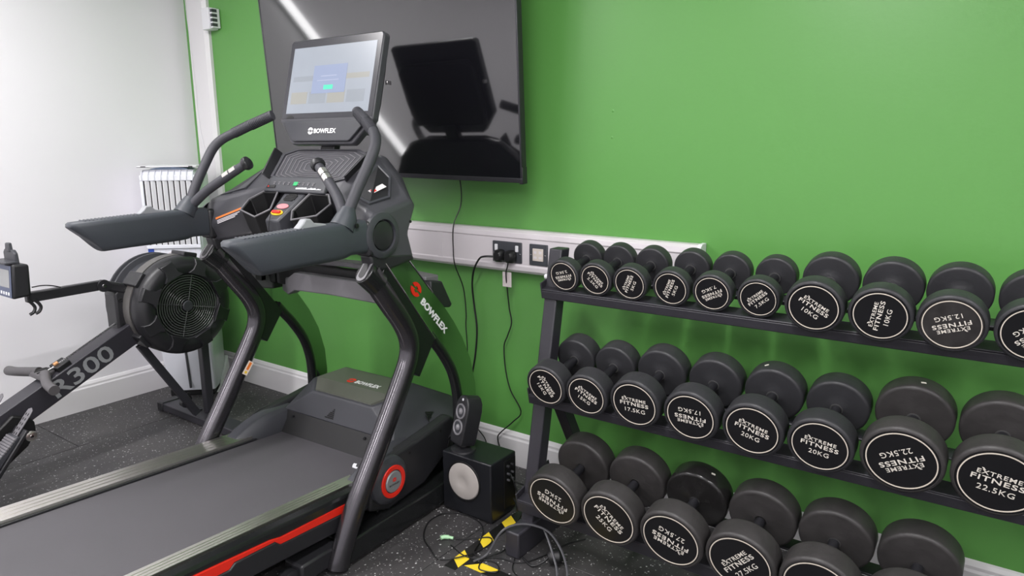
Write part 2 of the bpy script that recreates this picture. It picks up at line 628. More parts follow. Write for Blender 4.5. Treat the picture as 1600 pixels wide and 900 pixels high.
t = thing('data_socket', 'dark grey data socket plate with white modules glimpsed below the console', 'socket', (0.560, -0.050, 0.955))
finish('plate', B((-0.043, 0.043, -0.009, 0, -0.043, 0.043)), M_slate, t, bevel=0.003)
for zz in (-0.014, 0.014):
    finish('module', B((-0.030, -0.010, -0.0125, -0.008, zz - 0.010, zz + 0.010)), M_white_plastic, t, bevel=0.001, seg=1)


t = thing('switched_spur', 'dark grey square wall plate with cream centre to the right of the double socket', 'socket', (2.437, -0.050, 0.955))
finish('plate', B((-0.043, 0.043, -0.009, 0, -0.043, 0.043)), M_slate, t, bevel=0.003)
finish('module', B((-0.025, 0.025, -0.0125, -0.008, -0.024, 0.026)), mat('cream_socket', srgb(206, 196, 188), 0.4, noise=0.1, nscale=80), t, bevel=0.0015)
bm = bmesh.new()
for a in (-0.012, 0.012):
    add_box(bm, a - 0.006, a + 0.006, -0.0132, -0.0120, 0.006, 0.016)
    add_box(bm, a - 0.007, a + 0.007, -0.0132, -0.0120, -0.014, -0.006)
finish('jack_shutters', bm, M_trunk, t)
bm = bmesh.new()
for s in (-1, 1):
    lathe([(-0.0108, 0.0), (-0.0100, 0.0035), (-0.008, 0.0035)], 'y', 12, bm, (s * 0.034, 0, 0.0))
finish('screws', bm, M_chrome, t)


def plug_bm(cx, cy, cz):
    bm = bmesh.new()
    secs = []
    for y, w, h in ((0.0, 0.024, 0.026), (-0.012, 0.026, 0.027), (-0.026, 0.022, 0.024), (-0.034, 0.014, 0.017)):
        ring = []
        for k in range(14):
            a = 2 * math.pi * k / 14
            c, s = math.cos(a), math.sin(a)
            ring.append((cx + w * math.copysign(abs(c) ** 0.7, c), cy + y, cz + h * math.copysign(abs(s) ** 0.7, s) - 0.002))
        secs.append(ring)
    loft(secs, bm=bm)
    return bm


# power leads
t = thing('power_lead', 'black plug in the left socket with a thick lead looping down behind the treadmill', 'cable', (2.255, -0.06, 0.955))
finish('plug', plug_bm(0, 0, -0.014), M_cable, t)
pts = [(2.235, -0.085, 0.936), (2.20, -0.102, 0.935), (2.165, -0.092, 0.920), (2.12, -0.072, 0.865), (2.088, -0.045, 0.79), (2.085, -0.03, 0.70), (2.098, -0.03, 0.60), (2.09, -0.03, 0.50), (2.075, -0.03, 0.42), (2.055, -0.035, 0.33), (2.03, -0.05, 0.2), (1.98, -0.06, 0.05), (1.95, -0.08, 0.006)]
o = finish('cord', tube([(p[0] - 2.255, p[1] + 0.06, p[2] - 0.955) for p in pts], 0.0042, 8, smooth_k=5), M_cable, t)

t = thing('power_lead', 'black plug in the right socket with a tagged lead running down to the subwoofer', 'cable', (2.310, -0.06, 0.955))
finish('plug', plug_bm(0, 0, -0.014), M_cable, t)
pts = [(2.310, -0.085, 0.930), (2.302, -0.080, 0.90), (2.288, -0.072, 0.868), (2.278, -0.050, 0.80), (2.272, -0.028, 0.71), (2.283, -0.028, 0.65), (2.262, -0.028, 0.59), (2.243, -0.028, 0.54), (2.25, -0.028, 0.44), (2.275, -0.028, 0.35), (2.33, -0.028, 0.265), (2.29, -0.03, 0.21), (2.225, -0.036, 0.145), (2.21, -0.036, 0.11), (2.24, -0.05, 0.05), (2.28, -0.12, 0.008), (2.33, -0.22, 0.006)]
finish('cord', tube([(p[0] - 2.310, p[1] + 0.06, p[2] - 0.955) for p in pts], 0.0028, 8, smooth_k=5), M_cable, t)
o = finish('cord_tag', B((-0.048, -0.004, 0.0, 0.0015, -0.145, -0.083)), mat('paper_tag', srgb(206, 196, 196), 0.7, noise=0.15, nscale=90), t)
o['label'] = 'pale pink paper test tag'

# TV lead
pts = [(2.03, -0.075, 1.32), (2.022, -0.03, 1.223), (2.012, -0.02, 1.13), (2.005, -0.062, 1.049), (2.003, -0.065, 0.95), (2.008, -0.062, 0.875), (2.018, -0.02, 0.767), (2.029, -0.018, 0.653), (2.026, -0.018, 0.6), (2.032, -0.018, 0.477), (2.03, -0.03, 0.3), (2.01, -0.035, 0.1), (1.99, -0.05, 0.006)]
tag(finish('television_lead', tube(pts, 0.0026, 8, smooth_k=5), M_cable), 'thin black lead hanging straight down from under the television', 'cable')

# wall plugs / filled screw holes: little raised marks
for i, (x, z, lab) in enumerate(((2.724, 1.505, 'upper of two small filled screw holes in the green wall'), (2.722, 1.41, 'lower of two small filled screw holes in the green wall'))):
    bm = lathe([(-0.0016, 0.0), (-0.0014, 0.003), (0.0, 0.0055)], 'y', 12, None, (x, 0, z))
    tag(finish('filled_hole', bm, M_green), lab, 'wall mark', 'filled screw holes')

# ------------------------------------------------------------------ television
tv = thing('television', 'large black flat television mounted on the green wall, tilted down', 'television', (2.4383, -0.1667, 1.2439))
tv.rotation_euler = (Matrix.Rotation(0.0043, 3, 'Z') @ Matrix.Rotation(0.0693, 3, 'X') @ Matrix.Rotation(0.0115, 3, 'Y')).to_euler()
W, H = 1.45, 0.835
finish('housing', B((-W, 0, 0.002, 0.03, 0, H), (-W + 0.18, -0.18, 0.03, 0.062, 0.05, 0.42)), M_black, tv, bevel=0.003)
finish('screen_glass', B((-W + 0.008, -0.008, -0.001, 0.003, 0.018, H - 0.008)), M_tvglass, tv, smooth=False)
finish('bezel', B((-W, 0, -0.003, 0.003, 0.0, 0.018), (-W, 0, -0.003, 0.003, H - 0.008, H), (-W, -W + 0.008, -0.003, 0.003, 0.018, H - 0.008), (-0.008, 0, -0.003, 0.003, 0.018, H - 0.008)), M_tvframe, tv, bevel=0.0012, seg=1)
finish('corner_bumper', B((-0.012, 0.004, -0.0045, 0.026, -0.004, 0.004), (0.0, 0.004, -0.0045, 0.026, 0.0, 0.06)), M_black, tv, bevel=0.001, seg=1)
br = finish('wall_bracket', B((-W / 2 - 0.2, -W / 2 + 0.2, 0.06, 0.16, 0.30, 0.34), (-W / 2 - 0.2, -W / 2 + 0.2, 0.06, 0.10, 0.12, 0.16)), M_black, tv)

# ------------------------------------------------------------------ dumbbell rack
TILT = math.radians(13)
RK_X0, RK_X1 = 2.685, 4.36
rack = thing('dumbbell_rack', 'black steel three-tier dumbbell rack standing against the green wall', 'rack', (RK_X0, 0, 0))


def fy(z):  # front line of the leaning posts
    return -0.526 + 0.192 * z


SH = {'bottom': (-0.530, 0.178), 'middle': (-0.457, 0.543), 'top': (-0.378, 0.900)}
RX = lambda x: x - RK_X0
for x0 in (RK_X0 - 0.024, RK_X1 - 0.050):
    z1 = 1.035
    bm = bmesh.new()
    lo = [(RX(x0), fy(0.09), 0.085), (RX(x0 + 0.05), fy(0.09), 0.085), (RX(x0 + 0.05), fy(0.09) + 0.055, 0.085), (RX(x0), fy(0.09) + 0.055, 0.085)]
    hi = [(a, fy(z1) + (0.055 if i > 1 else 0), z1) for i, (a, b_, c) in enumerate(lo)]
    hexa(bm, lo, hi)
    finish('post', bm, M_rack, rack, bevel=0.004)
    bm = bmesh.new()
    add_box(bm, RX(x0) - 0.002, RX(x0) + 0.056, -0.60, -0.035, 0.0, 0.095)
    finish('foot', bm, M_rack, rack, bevel=0.006)
    bm = bmesh.new()
    add_bar(bm, (RX(x0) + 0.028, fy(0.62) + 0.04, 0.60), (RX(x0) + 0.028, -0.075, 0.09), 0.045, 0.045)
    finish('rear_brace', bm, M_rack, rack, bevel=0.003)
    if x0 < 3:
        bm = lathe([(-0.02, 0.0), (-0.016, 0.009), (0.0, 0.011), (0.0, 0.0)], 'x', 14, None, (RX(x0) + 0.0, fy(0.93) + 0.02, 0.935))
        finish('bolt_cap', bm, M_white_plastic, rack)

ct, st = math.cos(TILT), math.sin(TILT)


def tilted_box(bm, x0, x1, y0, z0, a0, a1, b0, b1):
    """box in shelf axes: a along the tilted depth, b along its normal, origin at (y0,z0)"""
    def P(x, a, b):
        return (RX(x), y0 + a * ct - b * st, z0 + a * st + b * ct)
    hexa(bm, [P(x0, a0, b0), P(x1, a0, b0), P(x1, a1, b0), P(x0, a1, b0)], [P(x0, a0, b1), P(x1, a0, b1), P(x1, a1, b1), P(x0, a1, b1)])


SPAN = {'top': 0.185, 'middle': 0.205, 'bottom': 0.215}
for nm, (y0, z0) in SH.items():
    s = SPAN[nm]
    lip = {'top': 0.036, 'middle': 0.038, 'bottom': 0.05}[nm]
    bm = bmesh.new()
    tilted_box(bm, RK_X0 - 0.024, RK_X1, y0, z0, 0, 0.056, -0.006, 0)
    tilted_box(bm, RK_X0 - 0.024, RK_X1, y0, z0, 0, 0.006, -lip, -0.006)
    finish('front_rail', bm, M_rack, rack, bevel=0.003)
    bm = bmesh.new()
    tilted_box(bm, RK_X0 - 0.024, RK_X1, y0, z0, s - 0.05, s, -0.006, 0)
    tilted_box(bm, RK_X0 - 0.024, RK_X1, y0, z0, s - 0.006, s, -lip, -0.006)
    finish('rear_rail', bm, M_rack, rack, bevel=0.003)
    for xe in (RK_X0 - 0.026, RK_X1 - 0.006):
        bm = bmesh.new()
        tilted_box(bm, xe - 0.002, xe + 0.004, y0, z0, 0.0, s, -lip, 0.022)
        finish('end_plate', bm, M_rack, rack, bevel=0.002)

# ------------------------------------------------------------------ dumbbells
HEADS = {}


def face_meshes(kg, R, worn):
    key = (kg, round(R, 4))
    if key in HEADS:
        return HEADS[key]
    bm = bmesh.new()
    text_mesh_into(bm, 'EXTREME', 1.12 * R, 0.145 * R, 0, 0.235 * R, bold=0.006, space=1.12)
    text_mesh_into(bm, 'FITNESS', 1.34 * R, 0.180 * R, 0, 0.020 * R, bold=0.013, space=1.12)
    # spike on the first letter
    text_mesh_into(bm, kg, (0.72 if len(kg) < 5 else 0.95) * R, 0.19 * R, 0.02 * R, -0.295 * R, bold=0.0, space=1.1)
    add_prism(bm, [(-0.47 * R, 0.375 * R), (-0.415 * R, 0.375 * R), (-0.35 * R, 0.30 * R), (-0.40 * R, 0.30 * R)], 'z', -0.0002, 0.0002)
    bmesh.ops.rotate(bm, verts=bm.verts, cent=(0, 0, 0), matrix=Matrix.Rotation(math.radians(90), 3, 'X'))
    lt = finish('lettering', bm, M_letter, smooth=False)
    bm = add_annulus(bmesh.new(), R * 0.965, R * 1.0, -0.0006, 0.0006, 'y')
    rg = finish('printed_ring', bm, M_ring)
    bm = lathe([(-0.001, 0), (-0.001, R * 1.055), (0.0, R * 1.07), (0.004, R * 1.07)], 'y', 64)
    fp = finish('face_plate', bm, M_face)
    HEADS[key] = [o.data for o in (fp, rg, lt)]
    for o in (fp, rg, lt):
        bpy.data.objects.remove(o)
    return HEADS[key]


HMESH = {}


def head_mesh(r, w, R, flip, worn):
    key = (round(r, 4), round(w, 4), flip, worn)
    if key in HMESH:
        return HMESH[key]
    e = r * 0.11
    prof = [(0.0045, 0.0), (0.0045, R * 1.075), (0.001, R * 1.08), (0.0, R * 1.09), (0.0, r - e)]
    for k in range(1, 5):
        a = math.pi / 2 * k / 4
        prof.append((e - e * math.cos(a), r - e + e * math.sin(a)))
    for k in range(0, 5):
        a = math.pi / 2 * k / 4
        prof.append((w - e + e * math.sin(a), r - e + e * math.cos(a)))
    prof += [(w, r * 0.55), (w + 0.003, r * 0.3), (w + 0.006, 0.018), (w + 0.006, 0)]
    if flip:
        prof = [(-t_, q) for t_, q in prof][::-1]
    bm = lathe(prof, 'y', 56)
    o = finish('weight_head', bm, M_rubber_worn if worn else M_rubber, angle=50)
    HMESH[key] = o.data
    bpy.data.objects.remove(o)
    return HMESH[key]


def link(name, me, parent, loc=(0, 0, 0), rot=(0, 0, 0)):
    o = bpy.data.objects.new(name, me)
    COL.objects.link(o)
    o.parent = parent
    o.location = loc
    o.rotation_euler = rot
    return o


def dumbbell(x, yf, shelf, kg, r, w, L, ang, label, group, worn=False, ringf=0.855):
    y0, z0 = SH[shelf]
    # contact point under the front face, on the shelf plane
    zc = z0 + (yf - y0) * st / ct
    a_mid = L / 2
    loc = Vector((x, yf + a_mid * ct, zc + a_mid * st + 0.0005))
    t = bpy.data.objects.new('dumbbell', None)
    t.empty_display_size = 0.05
    COL.objects.link(t)
    t.location = loc
    t.rotation_euler = (TILT, 0, 0)
    t['label'] = label
    t['category'] = 'dumbbell'
    t['group'] = group
    R = r * ringf
    ra = -math.radians(ang)
    h1 = link('weight_head', head_mesh(r, w, R, False, worn), t, (0, -L / 2, r), (0, ra, 0))
    h2 = link('weight_head', head_mesh(r, w, R, True, worn), t, (0, L / 2, r), (0, ra, 0))
    fpm, rgm, ltm = face_meshes(kg, R, worn)
    fp = link('face_plate', fpm, t, (0, -L / 2 + 0.002, r), (0, ra, 0))
    link('printed_ring', rgm, fp, (0, -0.0014, 0))
    link('lettering', ltm, fp, (0, -0.0016, 0))
    fp2 = link('face_plate', fpm, t, (0, L / 2 - 0.002, r), (0, 0, math.pi))
    link('printed_ring', rgm, fp2, (0, -0.0014, 0))
    key = round(L - 2 * w, 3)
    if key not in HANDLES:
        hl = L - 2 * w
        q = 0.0135
        o = finish('handle', lathe([(-hl / 2, q), (-hl / 4, q * 1.12), (0, q * 1.2), (hl / 4, q * 1.12), (hl / 2, q)], 'y', 20), M_handle)
        HANDLES[key] = [o.data]
        bpy.data.objects.remove(o)
        for s in (-1, 1):
            bm = lathe([(s * hl / 2 * 0.90, 0.0155), (s * hl / 2 * 0.90, 0.0175), (s * hl / 2 * 0.96, 0.0175), (s * hl / 2 * 0.99, 0.021), (s * hl / 2, 0.021)], 'y', 20)
            o = finish('collar', bm, M_collar)
            HANDLES[key].append(o.data)
            bpy.data.objects.remove(o)
    hd = link('handle', HANDLES[key][0], t, (0, 0, r))
    link('collar', HANDLES[key][1], hd)
    link('collar', HANDLES[key][2], hd)
    return t


HANDLES = {}
GT, GM, GB = 'dumbbells on the top shelf', 'dumbbells on the middle shelf', 'dumbbells on the bottom shelf'
TOPROW = [
    (2.757, '2.5KG', 0.0565, 196, 'leftmost dumbbell on the top shelf, marked 2.5KG with its lettering upside down'),
    (2.877, '2.5KG', 0.0575, -44, 'second dumbbell from the left on the top shelf, 2.5KG lettering slanting downhill'),
    (3.000, '5KG', 0.0575, 66, 'left 5KG dumbbell of the top shelf pair, lettering turned almost vertical'),
    (3.137, '5KG', 0.0585, 67, 'right 5KG dumbbell of the top shelf pair, next to the upside-down 7.5KG'),
    (3.265, '7.5KG', 0.0590, 208, 'top shelf 7.5KG dumbbell with its lettering upside down'),
    (3.399, '7.5KG', 0.0595, 42, 'top shelf 7.5KG dumbbell with lettering slanting uphill'),
    (3.557, '10KG', 0.0745, -31, 'top shelf 10KG dumbbell with lettering slanting downhill'),
    (3.715, '10KG', 0.0745, 80, 'top shelf 10KG dumbbell with lettering nearly vertical'),
    (3.869, '12.5KG', 0.0745, 200, 'top shelf 12.5KG dumbbell with scuffed face and upside-down lettering'),
    (4.028, '12.5KG', 0.0745, 222, 'rightmost dumbbell on the top shelf, cut off by the photo edge'),
]
for x, kg, r, ang, lab in TOPROW:
    big = r > 0.07
    r = r + 0.001
    d_ = dumbbell(x, -0.422 if big else -0.379, 'top', kg, r, 0.050 if big else 0.042, 0.234 if big else 0.208, ang, lab, GT, ringf=0.825)
    if ang == 200:
        for ch in d_.children:
            if ch.name.startswith('face_plate') and ch.location.y < 0:
                ch.data = ch.data.copy()
                ch.data.materials.clear()
                ch.data.materials.append(M_face_scuffed)
                ch['label'] = 'scuffed dusty face plate'
MIDROW = [
    (2.766, '15KG', 0.0745, -57, 'leftmost dumbbell on the middle shelf, 15KG lettering running steeply downhill'),
    (2.919, '15KG', 0.0745, -29, 'second dumbbell from the left on the middle shelf, marked 15KG'),
    (3.087, '17.5KG', 0.0830, 0, 'middle shelf 17.5KG dumbbell with lettering upright'),
    (3.264, '17.5KG', 0.0835, 180, 'middle shelf 17.5KG dumbbell with lettering upside down'),
    (3.441, '20KG', 0.0850, -15, 'left 20KG dumbbell of the middle shelf pair'),
    (3.616, '20KG', 0.0835, -8, 'right 20KG dumbbell of the middle shelf pair, beside the upside-down 22.5KG'),
    (3.804, '22.5KG', 0.0950, 208, 'large scuffed 22.5KG dumbbell on the middle shelf with upside-down lettering'),
    (4.000, '22.5KG', 0.0950, -8, 'rightmost dumbbell on the middle shelf, 22.5KG, cut off by the photo edge'),
]
MIDS = []
for i, (x, kg, r, ang, lab) in enumerate(MIDROW):
    d_ = dumbbell(x, -0.497, 'middle', kg, r, 0.065, 0.262 if r < 0.09 else 0.270, ang, lab, GM, worn=(i >= 6), ringf=0.835)

    MIDS.append((d_, r, 0.262 if r < 0.09 else 0.270))


def chip(d, along, deg, r, L):
    """a small pale paint chip on top of the rear head"""
    a = math.radians(deg)
    bm = B((-0.006, 0.006, -0.003, 0.003, -0.0006, 0.0006))
    place_frame(bm, ((r - 0.0001) * math.cos(a), L / 2 - 0.035, r + (r - 0.0001) * math.sin(a)), (0.9 * math.sin(a), 0.3, -math.cos(a)), (math.cos(a), 0, math.sin(a)))
    o = finish('paint_chip', bm, M_letter, d, smooth=False)
    return o


BOTROW = [
    (2.851, '25KG', 161, 'leftmost dumbbell on the bottom shelf, 25KG with lettering upside down'),
    (3.053, '25KG', -43, 'second dumbbell from the left on the bottom shelf, 25KG running steeply downhill'),
    (3.255, '27.5KG', 163, 'bottom shelf 27.5KG dumbbell with upside-down lettering and shiny worn rear head'),
    (3.456, '27.5KG', 48, 'fourth dumbbell from the left on the bottom shelf, lettering slanting uphill'),
    (3.657, '30KG', 20, 'fifth dumbbell from left on bottom shelf, only the top of its face showing'),
    (3.860, '30KG', -30, 'rightmost dumbbell on the bottom shelf, face below the photo edge'),
]
for k_, deg_ in ((4, 108), (6, 82)):
    chip(MIDS[k_][0], 0, deg_, MIDS[k_][1], MIDS[k_][2])
for i, (x, kg, ang, lab) in enumerate(BOTROW):
    d_ = dumbbell(x, -0.580, 'bottom', kg, 0.0985, 0.074, 0.268, ang, lab, GB, worn=True, ringf=0.855)

    if i == 2:
        for ch in d_.children:
            if ch.name.startswith('weight_head') and ch.location.y > 0:
                ch.data = ch.data.copy()
                ch.data.materials.clear()
                ch.data.materials.append(M_rubber_shiny)
                ch['label'] = 'shiny scraped rear head'
        chip(d_, 0.1, 62, 0.0985, 0.268)

# ------------------------------------------------------------------ ceiling lamps (out of view, seen in reflections)
for x, y, lx, ly, w in TUBES:
    t = thing('ceiling_lamp', 'long white ceiling batten lamp above the gym floor', 'lamp', (x, y, ROOM_Z), group='ceiling batten lamps')
    finish('lamp_body', B((-lx / 2 - 0.01, lx / 2 + 0.01, -ly / 2 - 0.02, ly / 2 + 0.02, -0.05, 0.0)), M_white_plastic, t)
    finish('diffuser', B((-lx / 2, lx / 2, -ly / 2, ly / 2, -0.07, -0.05)), M_lampglow, t)

# slanting lamp strip on the left wall, outside the frame, mirrored in the television
t = thing('wall_lamp', 'slanting white strip lamp on the white wall, mirrored in the television', 'lamp', (0.0, -1.6, 1.62))
bm = bmesh.new()
add_bar(bm, (0.045, 0.48, 0.585), (0.045, -0.47, -0.59), 0.03, 0.042)
finish('diffuser', bm, mat('strip_diffuser', (1, 1, 1, 1), 0.5, emit=(1, 0.99, 1, 1), estr=6.0), t)
bm = bmesh.new()
add_bar(bm, (0.016, 0.50, 0.61), (0.016, -0.49, -0.615), 0.028, 0.06)
finish('lamp_body', bm, M_white_plastic, t)

# ------------------------------------------------------------------ treadmill
TM = thing('treadmill', 'large black folding treadmill with a big tilted touchscreen and silver side rails', 'treadmill', (1.823, -0.83, 0), math.radians(1.8))


def zt(y):
    return 0.2285 - 0.058 * y


def sloped(bm, x0, x1, y0, y1, za, zb):
    """box following the slope of the deck between heights za..zb measured from the rail tops"""
    hexa(bm, [(x0, y0, zt(y0) + za), (x1, y0, zt(y0) + za), (x1, y1, zt(y1) + za), (x0, y1, zt(y1) + za)],
         [(x0, y0, zt(y0) + zb), (x1, y0, zt(y0) + zb), (x1, y1, zt(y1) + zb), (x0, y1, zt(y1) + zb)])


YR = -1.50
# belt wraps over rollers
bm = bmesh.new()
path = []
yf_, yb_ = 0.205, -1.44
rr = 0.030
for k in range(0, 9):
    a = math.pi / 2 + math.pi * k / 8
    path.append((yb_ + rr * math.cos(a), zt(yb_) - 0.018 - rr + rr * math.sin(a)))
for k in range(0, 9):
    a = -math.pi / 2 + math.pi * k / 8
    path.append((yf_ + rr * math.cos(a), zt(yf_) - 0.018 - rr + rr * math.sin(a)))
add_prism(bm, path, 'x', -0.283, 0.283)
finish('running_belt', bm, M_belt, TM)
for nm_, x0, x1, e in (('side_rail', -0.392, -0.294, 0.045), ('side_rail', 0.294, 0.350, 0.020)):
    bm = bmesh.new()
    sloped(bm, x0, x1, YR, e, -0.012, 0.0)
    # shallow grooves
    wdt = x1 - x0
    for k in range(1, 4):
        xg = x0 + wdt * k / 4
        sloped(bm, xg - 0.003, xg + 0.003, YR + 0.02, e - 0.08, 0.0, 0.0012)
    finish('side_rail', bm, M_steel, TM, bevel=0.002, seg=1)
for s, x0, x1 in ((-1, -0.396, -0.285), (1, 0.285, 0.356)):
    bm = bmesh.new()
    sloped(bm, x0, x1, YR, 0.06, -0.10, -0.011)
    finish('side_beam', bm, M_black, TM, bevel=0.002)
# outer skirts with the red accent
for s in (-1, 1):
    X = 0.385 if s > 0 else 0.420
    bm = bmesh.new()
    prof = [(0.356 if s > 0 else 0.396, -0.006), (X - 0.006, -0.012), (X, -0.022), (X + 0.004, -0.10), (X - 0.01, -0.125), (0.34, -0.125)]
    secs = []
    for y in (YR, -0.02):
        secs.append([(s * a, y, zt(y) + b) for a, b in prof])
    loft(secs, bm=bm)
    finish('side_skirt', bm, M_blackgloss, TM, bevel=0.002, angle=20)
    # red accent strip: widens in steps as it runs forward
    top = [(-1.30, 0.262), (-0.66, 0.232), (-0.40, 0.212), (-0.36, 0.203), (-0.07, 0.190)]
    bot = [(-0.085, 0.165), (-0.366, 0.182), (-0.385, 0.200), (-0.527, 0.207), (-0.545, 0.193), (-0.66, 0.199), (-1.30, 0.236)]
    bm = prism(top + bot, 'x', s * (X - 0.004), s * (X + 0.0075))
    finish('accent_strip', bm, M_red, TM, bevel=0.001, seg=1)
    bm = prism([(-1.30, 0.236), (-0.66, 0.199), (-0.545, 0.193), (-0.527, 0.207), (-0.385, 0.200), (-0.366, 0.182), (-0.085, 0.165), (-0.03, 0.150), (-0.03, 0.105), (-1.30, 0.185)], 'x', s * (X - 0.01), s * (X + 0.012))
    finish('lower_beam', bm, M_black, TM, bevel=0.004)
# rear end caps and roller cover
for s, x0 in ((-1, -0.40), (1, 0.285)):
    bm = bmesh.new()
    sloped(bm, x0, x0 + 0.115, YR - 0.07, YR, -0.12, 0.004)
    finish('rear_cap', bm, M_black, TM, bevel=0.015, seg=3)
bm = bmesh.new()
sloped(bm, -0.3, 0.3, YR - 0.03, YR + 0.01, -0.13, -0.09)
finish('rear_cross_beam', bm, M_black, TM)
for s in (-1, 1):
    bm = lathe([(-0.02, 0.0), (-0.02, 0.035), (0.02, 0.035), (0.02, 0.0)], 'x', 20, None, (s * 0.35, YR - 0.02, 0.22))
    add_box(bm, s * 0.35 - 0.015, s * 0.35 + 0.015, YR - 0.03, YR + 0.01, 0.0, 0.21)
    finish('rear_foot', bm, M_black, TM)

# motor hood
hw = 0.335
P = {}
front_low = [(-hw, 0.155, 0.200), (hw, 0.155, 0.200)]
bm = bmesh.new()
V = lambda *p: bm.verts.new(p)
a0, a1 = V(-0.318, 0.228, 0.279), V(0.318, 0.228, 0.279)      # front edge of the sloping lid
b0, b1 = V(-0.172, 0.262, 0.378), V(0.172, 0.262, 0.378)      # front of the top panel
c0, c1 = V(-0.235, 0.335, 0.408), V(0.235, 0.335, 0.408)      # side of the top panel
d0, d1 = V(-0.200, 0.480, 0.420), V(0.200, 0.480, 0.420)      # back of the top panel
e0, e1 = V(-0.305, 0.600, 0.350), V(0.305, 0.600, 0.350)      # back edge
f0, f1 = V(-0.375, 0.300, 0.262), V(0.375, 0.300, 0.262)      # side front lower
g0, g1 = V(-0.370, 0.600, 0.300), V(0.370, 0.600, 0.300)
h0, h1 = V(-0.300, 0.640, 0.20), V(0.300, 0.640, 0.20)
for f in ([a0, a1, b1, b0], [a0, b0, c0], [a1, c1, b1], [a0, c0, f0], [a1, f1, c1], [b0, b1, c1, d1, d0, c0], [c0, d0, e0, g0, f0], [c1, f1, g1, e1, d1], [d0, d1, e1, e0], [e0, e1, h1, h0], [g0, e0, h0], [g1, h1, e1]):
    bm.faces.new(f)
edges = [e for e in bm.edges if e.is_boundary]
bmesh.ops.holes_fill(bm, edges=edges, sides=0)
hood = finish('motor_hood', bm, M_dark, TM, bevel=0.006, seg=3, angle=22)
# lighter inset panel on the hood
pn = Vector((0, -0.20, 0.98)).normalized()


def zpan(y):
    return 0.4085 + (y - 0.335) * 0.083 if y >= 0.335 else 0.4085 - (0.335 - y) * 0.40


pts = [(-0.160, 0.272), (0.160, 0.272), (0.218, 0.336), (0.190, 0.466), (-0.190, 0.466), (-0.218, 0.336)]
bm = bmesh.new()
lo = [bm.verts.new((x, y, zpan(y) + 0.004)) for x, y in pts]
hi = [bm.verts.new((x, y, zpan(y) - 0.010)) for x, y in pts]
bm.faces.new([lo[0], lo[1], lo[2], lo[5]])
bm.faces.new([lo[2], lo[3], lo[4], lo[5]])
for i in range(6):
    bm.faces.new([lo[i], lo[(i + 1) % 6], hi[(i + 1) % 6], hi[i]])
inset = finish('hood_panel', bm, mat('olive_hood_panel', srgb(88, 90, 82), 0.3, spec=0.5), hood, angle=10)


def emblem(bm, cx, cy, rx, ry, shear=0.0, cut=True):
    """oval emblem with a swooping slot, in the XY plane"""
    n = 28
    vo = [(cx + rx * math.cos(2 * math.pi * i / n) + shear * math.sin(2 * math.pi * i / n) * ry, cy + ry * math.sin(2 * math.pi * i / n)) for i in range(n)]
    if not cut:
        add_prism(bm, vo, 'z', -0.0002, 0.0003)
        return
    # upper and lower lobes leave an S-shaped gap
    up = [p for i, p in enumerate(vo) if 1 <= i <= 13] + [(cx - 0.45 * rx, cy + 0.12 * ry), (cx - 0.1 * rx, cy + 0.45 * ry), (cx + 0.35 * rx, cy + 0.28 * ry), (cx + 0.05 * rx, cy + 0.05 * ry)]
    lw = [p for i, p in enumerate(vo) if 15 <= i <= 27] + [(cx + 0.45 * rx, cy - 0.12 * ry), (cx + 0.1 * rx, cy - 0.45 * ry), (cx - 0.35 * rx, cy - 0.28 * ry), (cx - 0.05 * rx, cy - 0.05 * ry)]
    add_prism(bm, up, 'z', -0.0002, 0.0003)
    add_prism(bm, lw, 'z', -0.0002, 0.0003)


def logo(name, origin, xdir, normal, width, m_text, m_emb, parent, height=None, emb_side='left', thick=0.0006):
    h = height or width * 0.17
    bm = bmesh.new()
    text_mesh_into(bm, 'BOWFLEX', width, h, 0, 0, bold=0.03, extrude=thick, shear=0.0)
    place_frame(bm, origin, xdir, normal)
    a = finish(name + '_lettering', bm, m_text, parent, smooth=False)
    bm = bmesh.new()
    emblem(bm, -width / 2 - h * 1.05, 0, h * 0.80, h * 0.74)
    place_frame(bm, origin, xdir, normal)
    b = finish(name + '_emblem', bm, m_emb, parent, smooth=False)
    return a, b


logo('hood', (0.045, 0.372, zpan(0.372) + 0.0045), (1, 0.0, 0.0), (0, -0.083, 1), 0.135, M_glasspanel_print, M_red, hood, height=0.026)
# vents: two triangles of short slots
for cx, cy, cz, nx, sgn in ((-0.045, 0.241, 0.318, (0, -0.945, 0.327), 1), (0.338, 0.425, 0.318, (0.76, 0.12, 0.6), -1)):
    bm = bmesh.new()
    for k in range(8):
        hgt = 0.008 + 0.0055 * k
        for q in range(max(1, int(hgt / 0.0075))):
            yy = -0.025 + q * 0.0075
            xx = (k - 3.5) * 0.0062
            add_box(bm, xx - 0.0024, xx + 0.0024, yy, yy + 0.0055, -0.001, 0.0012)
    place_frame(bm, (cx, cy, cz), (1, 0, 0) if sgn > 0 else (-0.15, -0.9, 0.2), nx)
    finish('hood_vent', bm, M_deep, hood, smooth=False)
# dark vertical face under the hood
bm = bmesh.new()
hexa(bm, [(-0.295, 0.175, 0.19), (0.295, 0.175, 0.19), (0.34, 0.60, 0.10), (-0.34, 0.60, 0.10)], [(-0.314, 0.232, 0.279), (0.314, 0.232, 0.279), (0.34, 0.60, 0.295), (-0.34, 0.60, 0.295)])
finish('motor_bay', bm, M_deep, TM)
for cx in (-0.25, 0.17):
    bm = lathe([(-0.006, 0.0), (-0.004, 0.005), (0.004, 0.005), (0.004, 0.0)], 'y', 12, None, (cx, 0.218, 0.265))
    finish('screw', bm, M_black, TM)
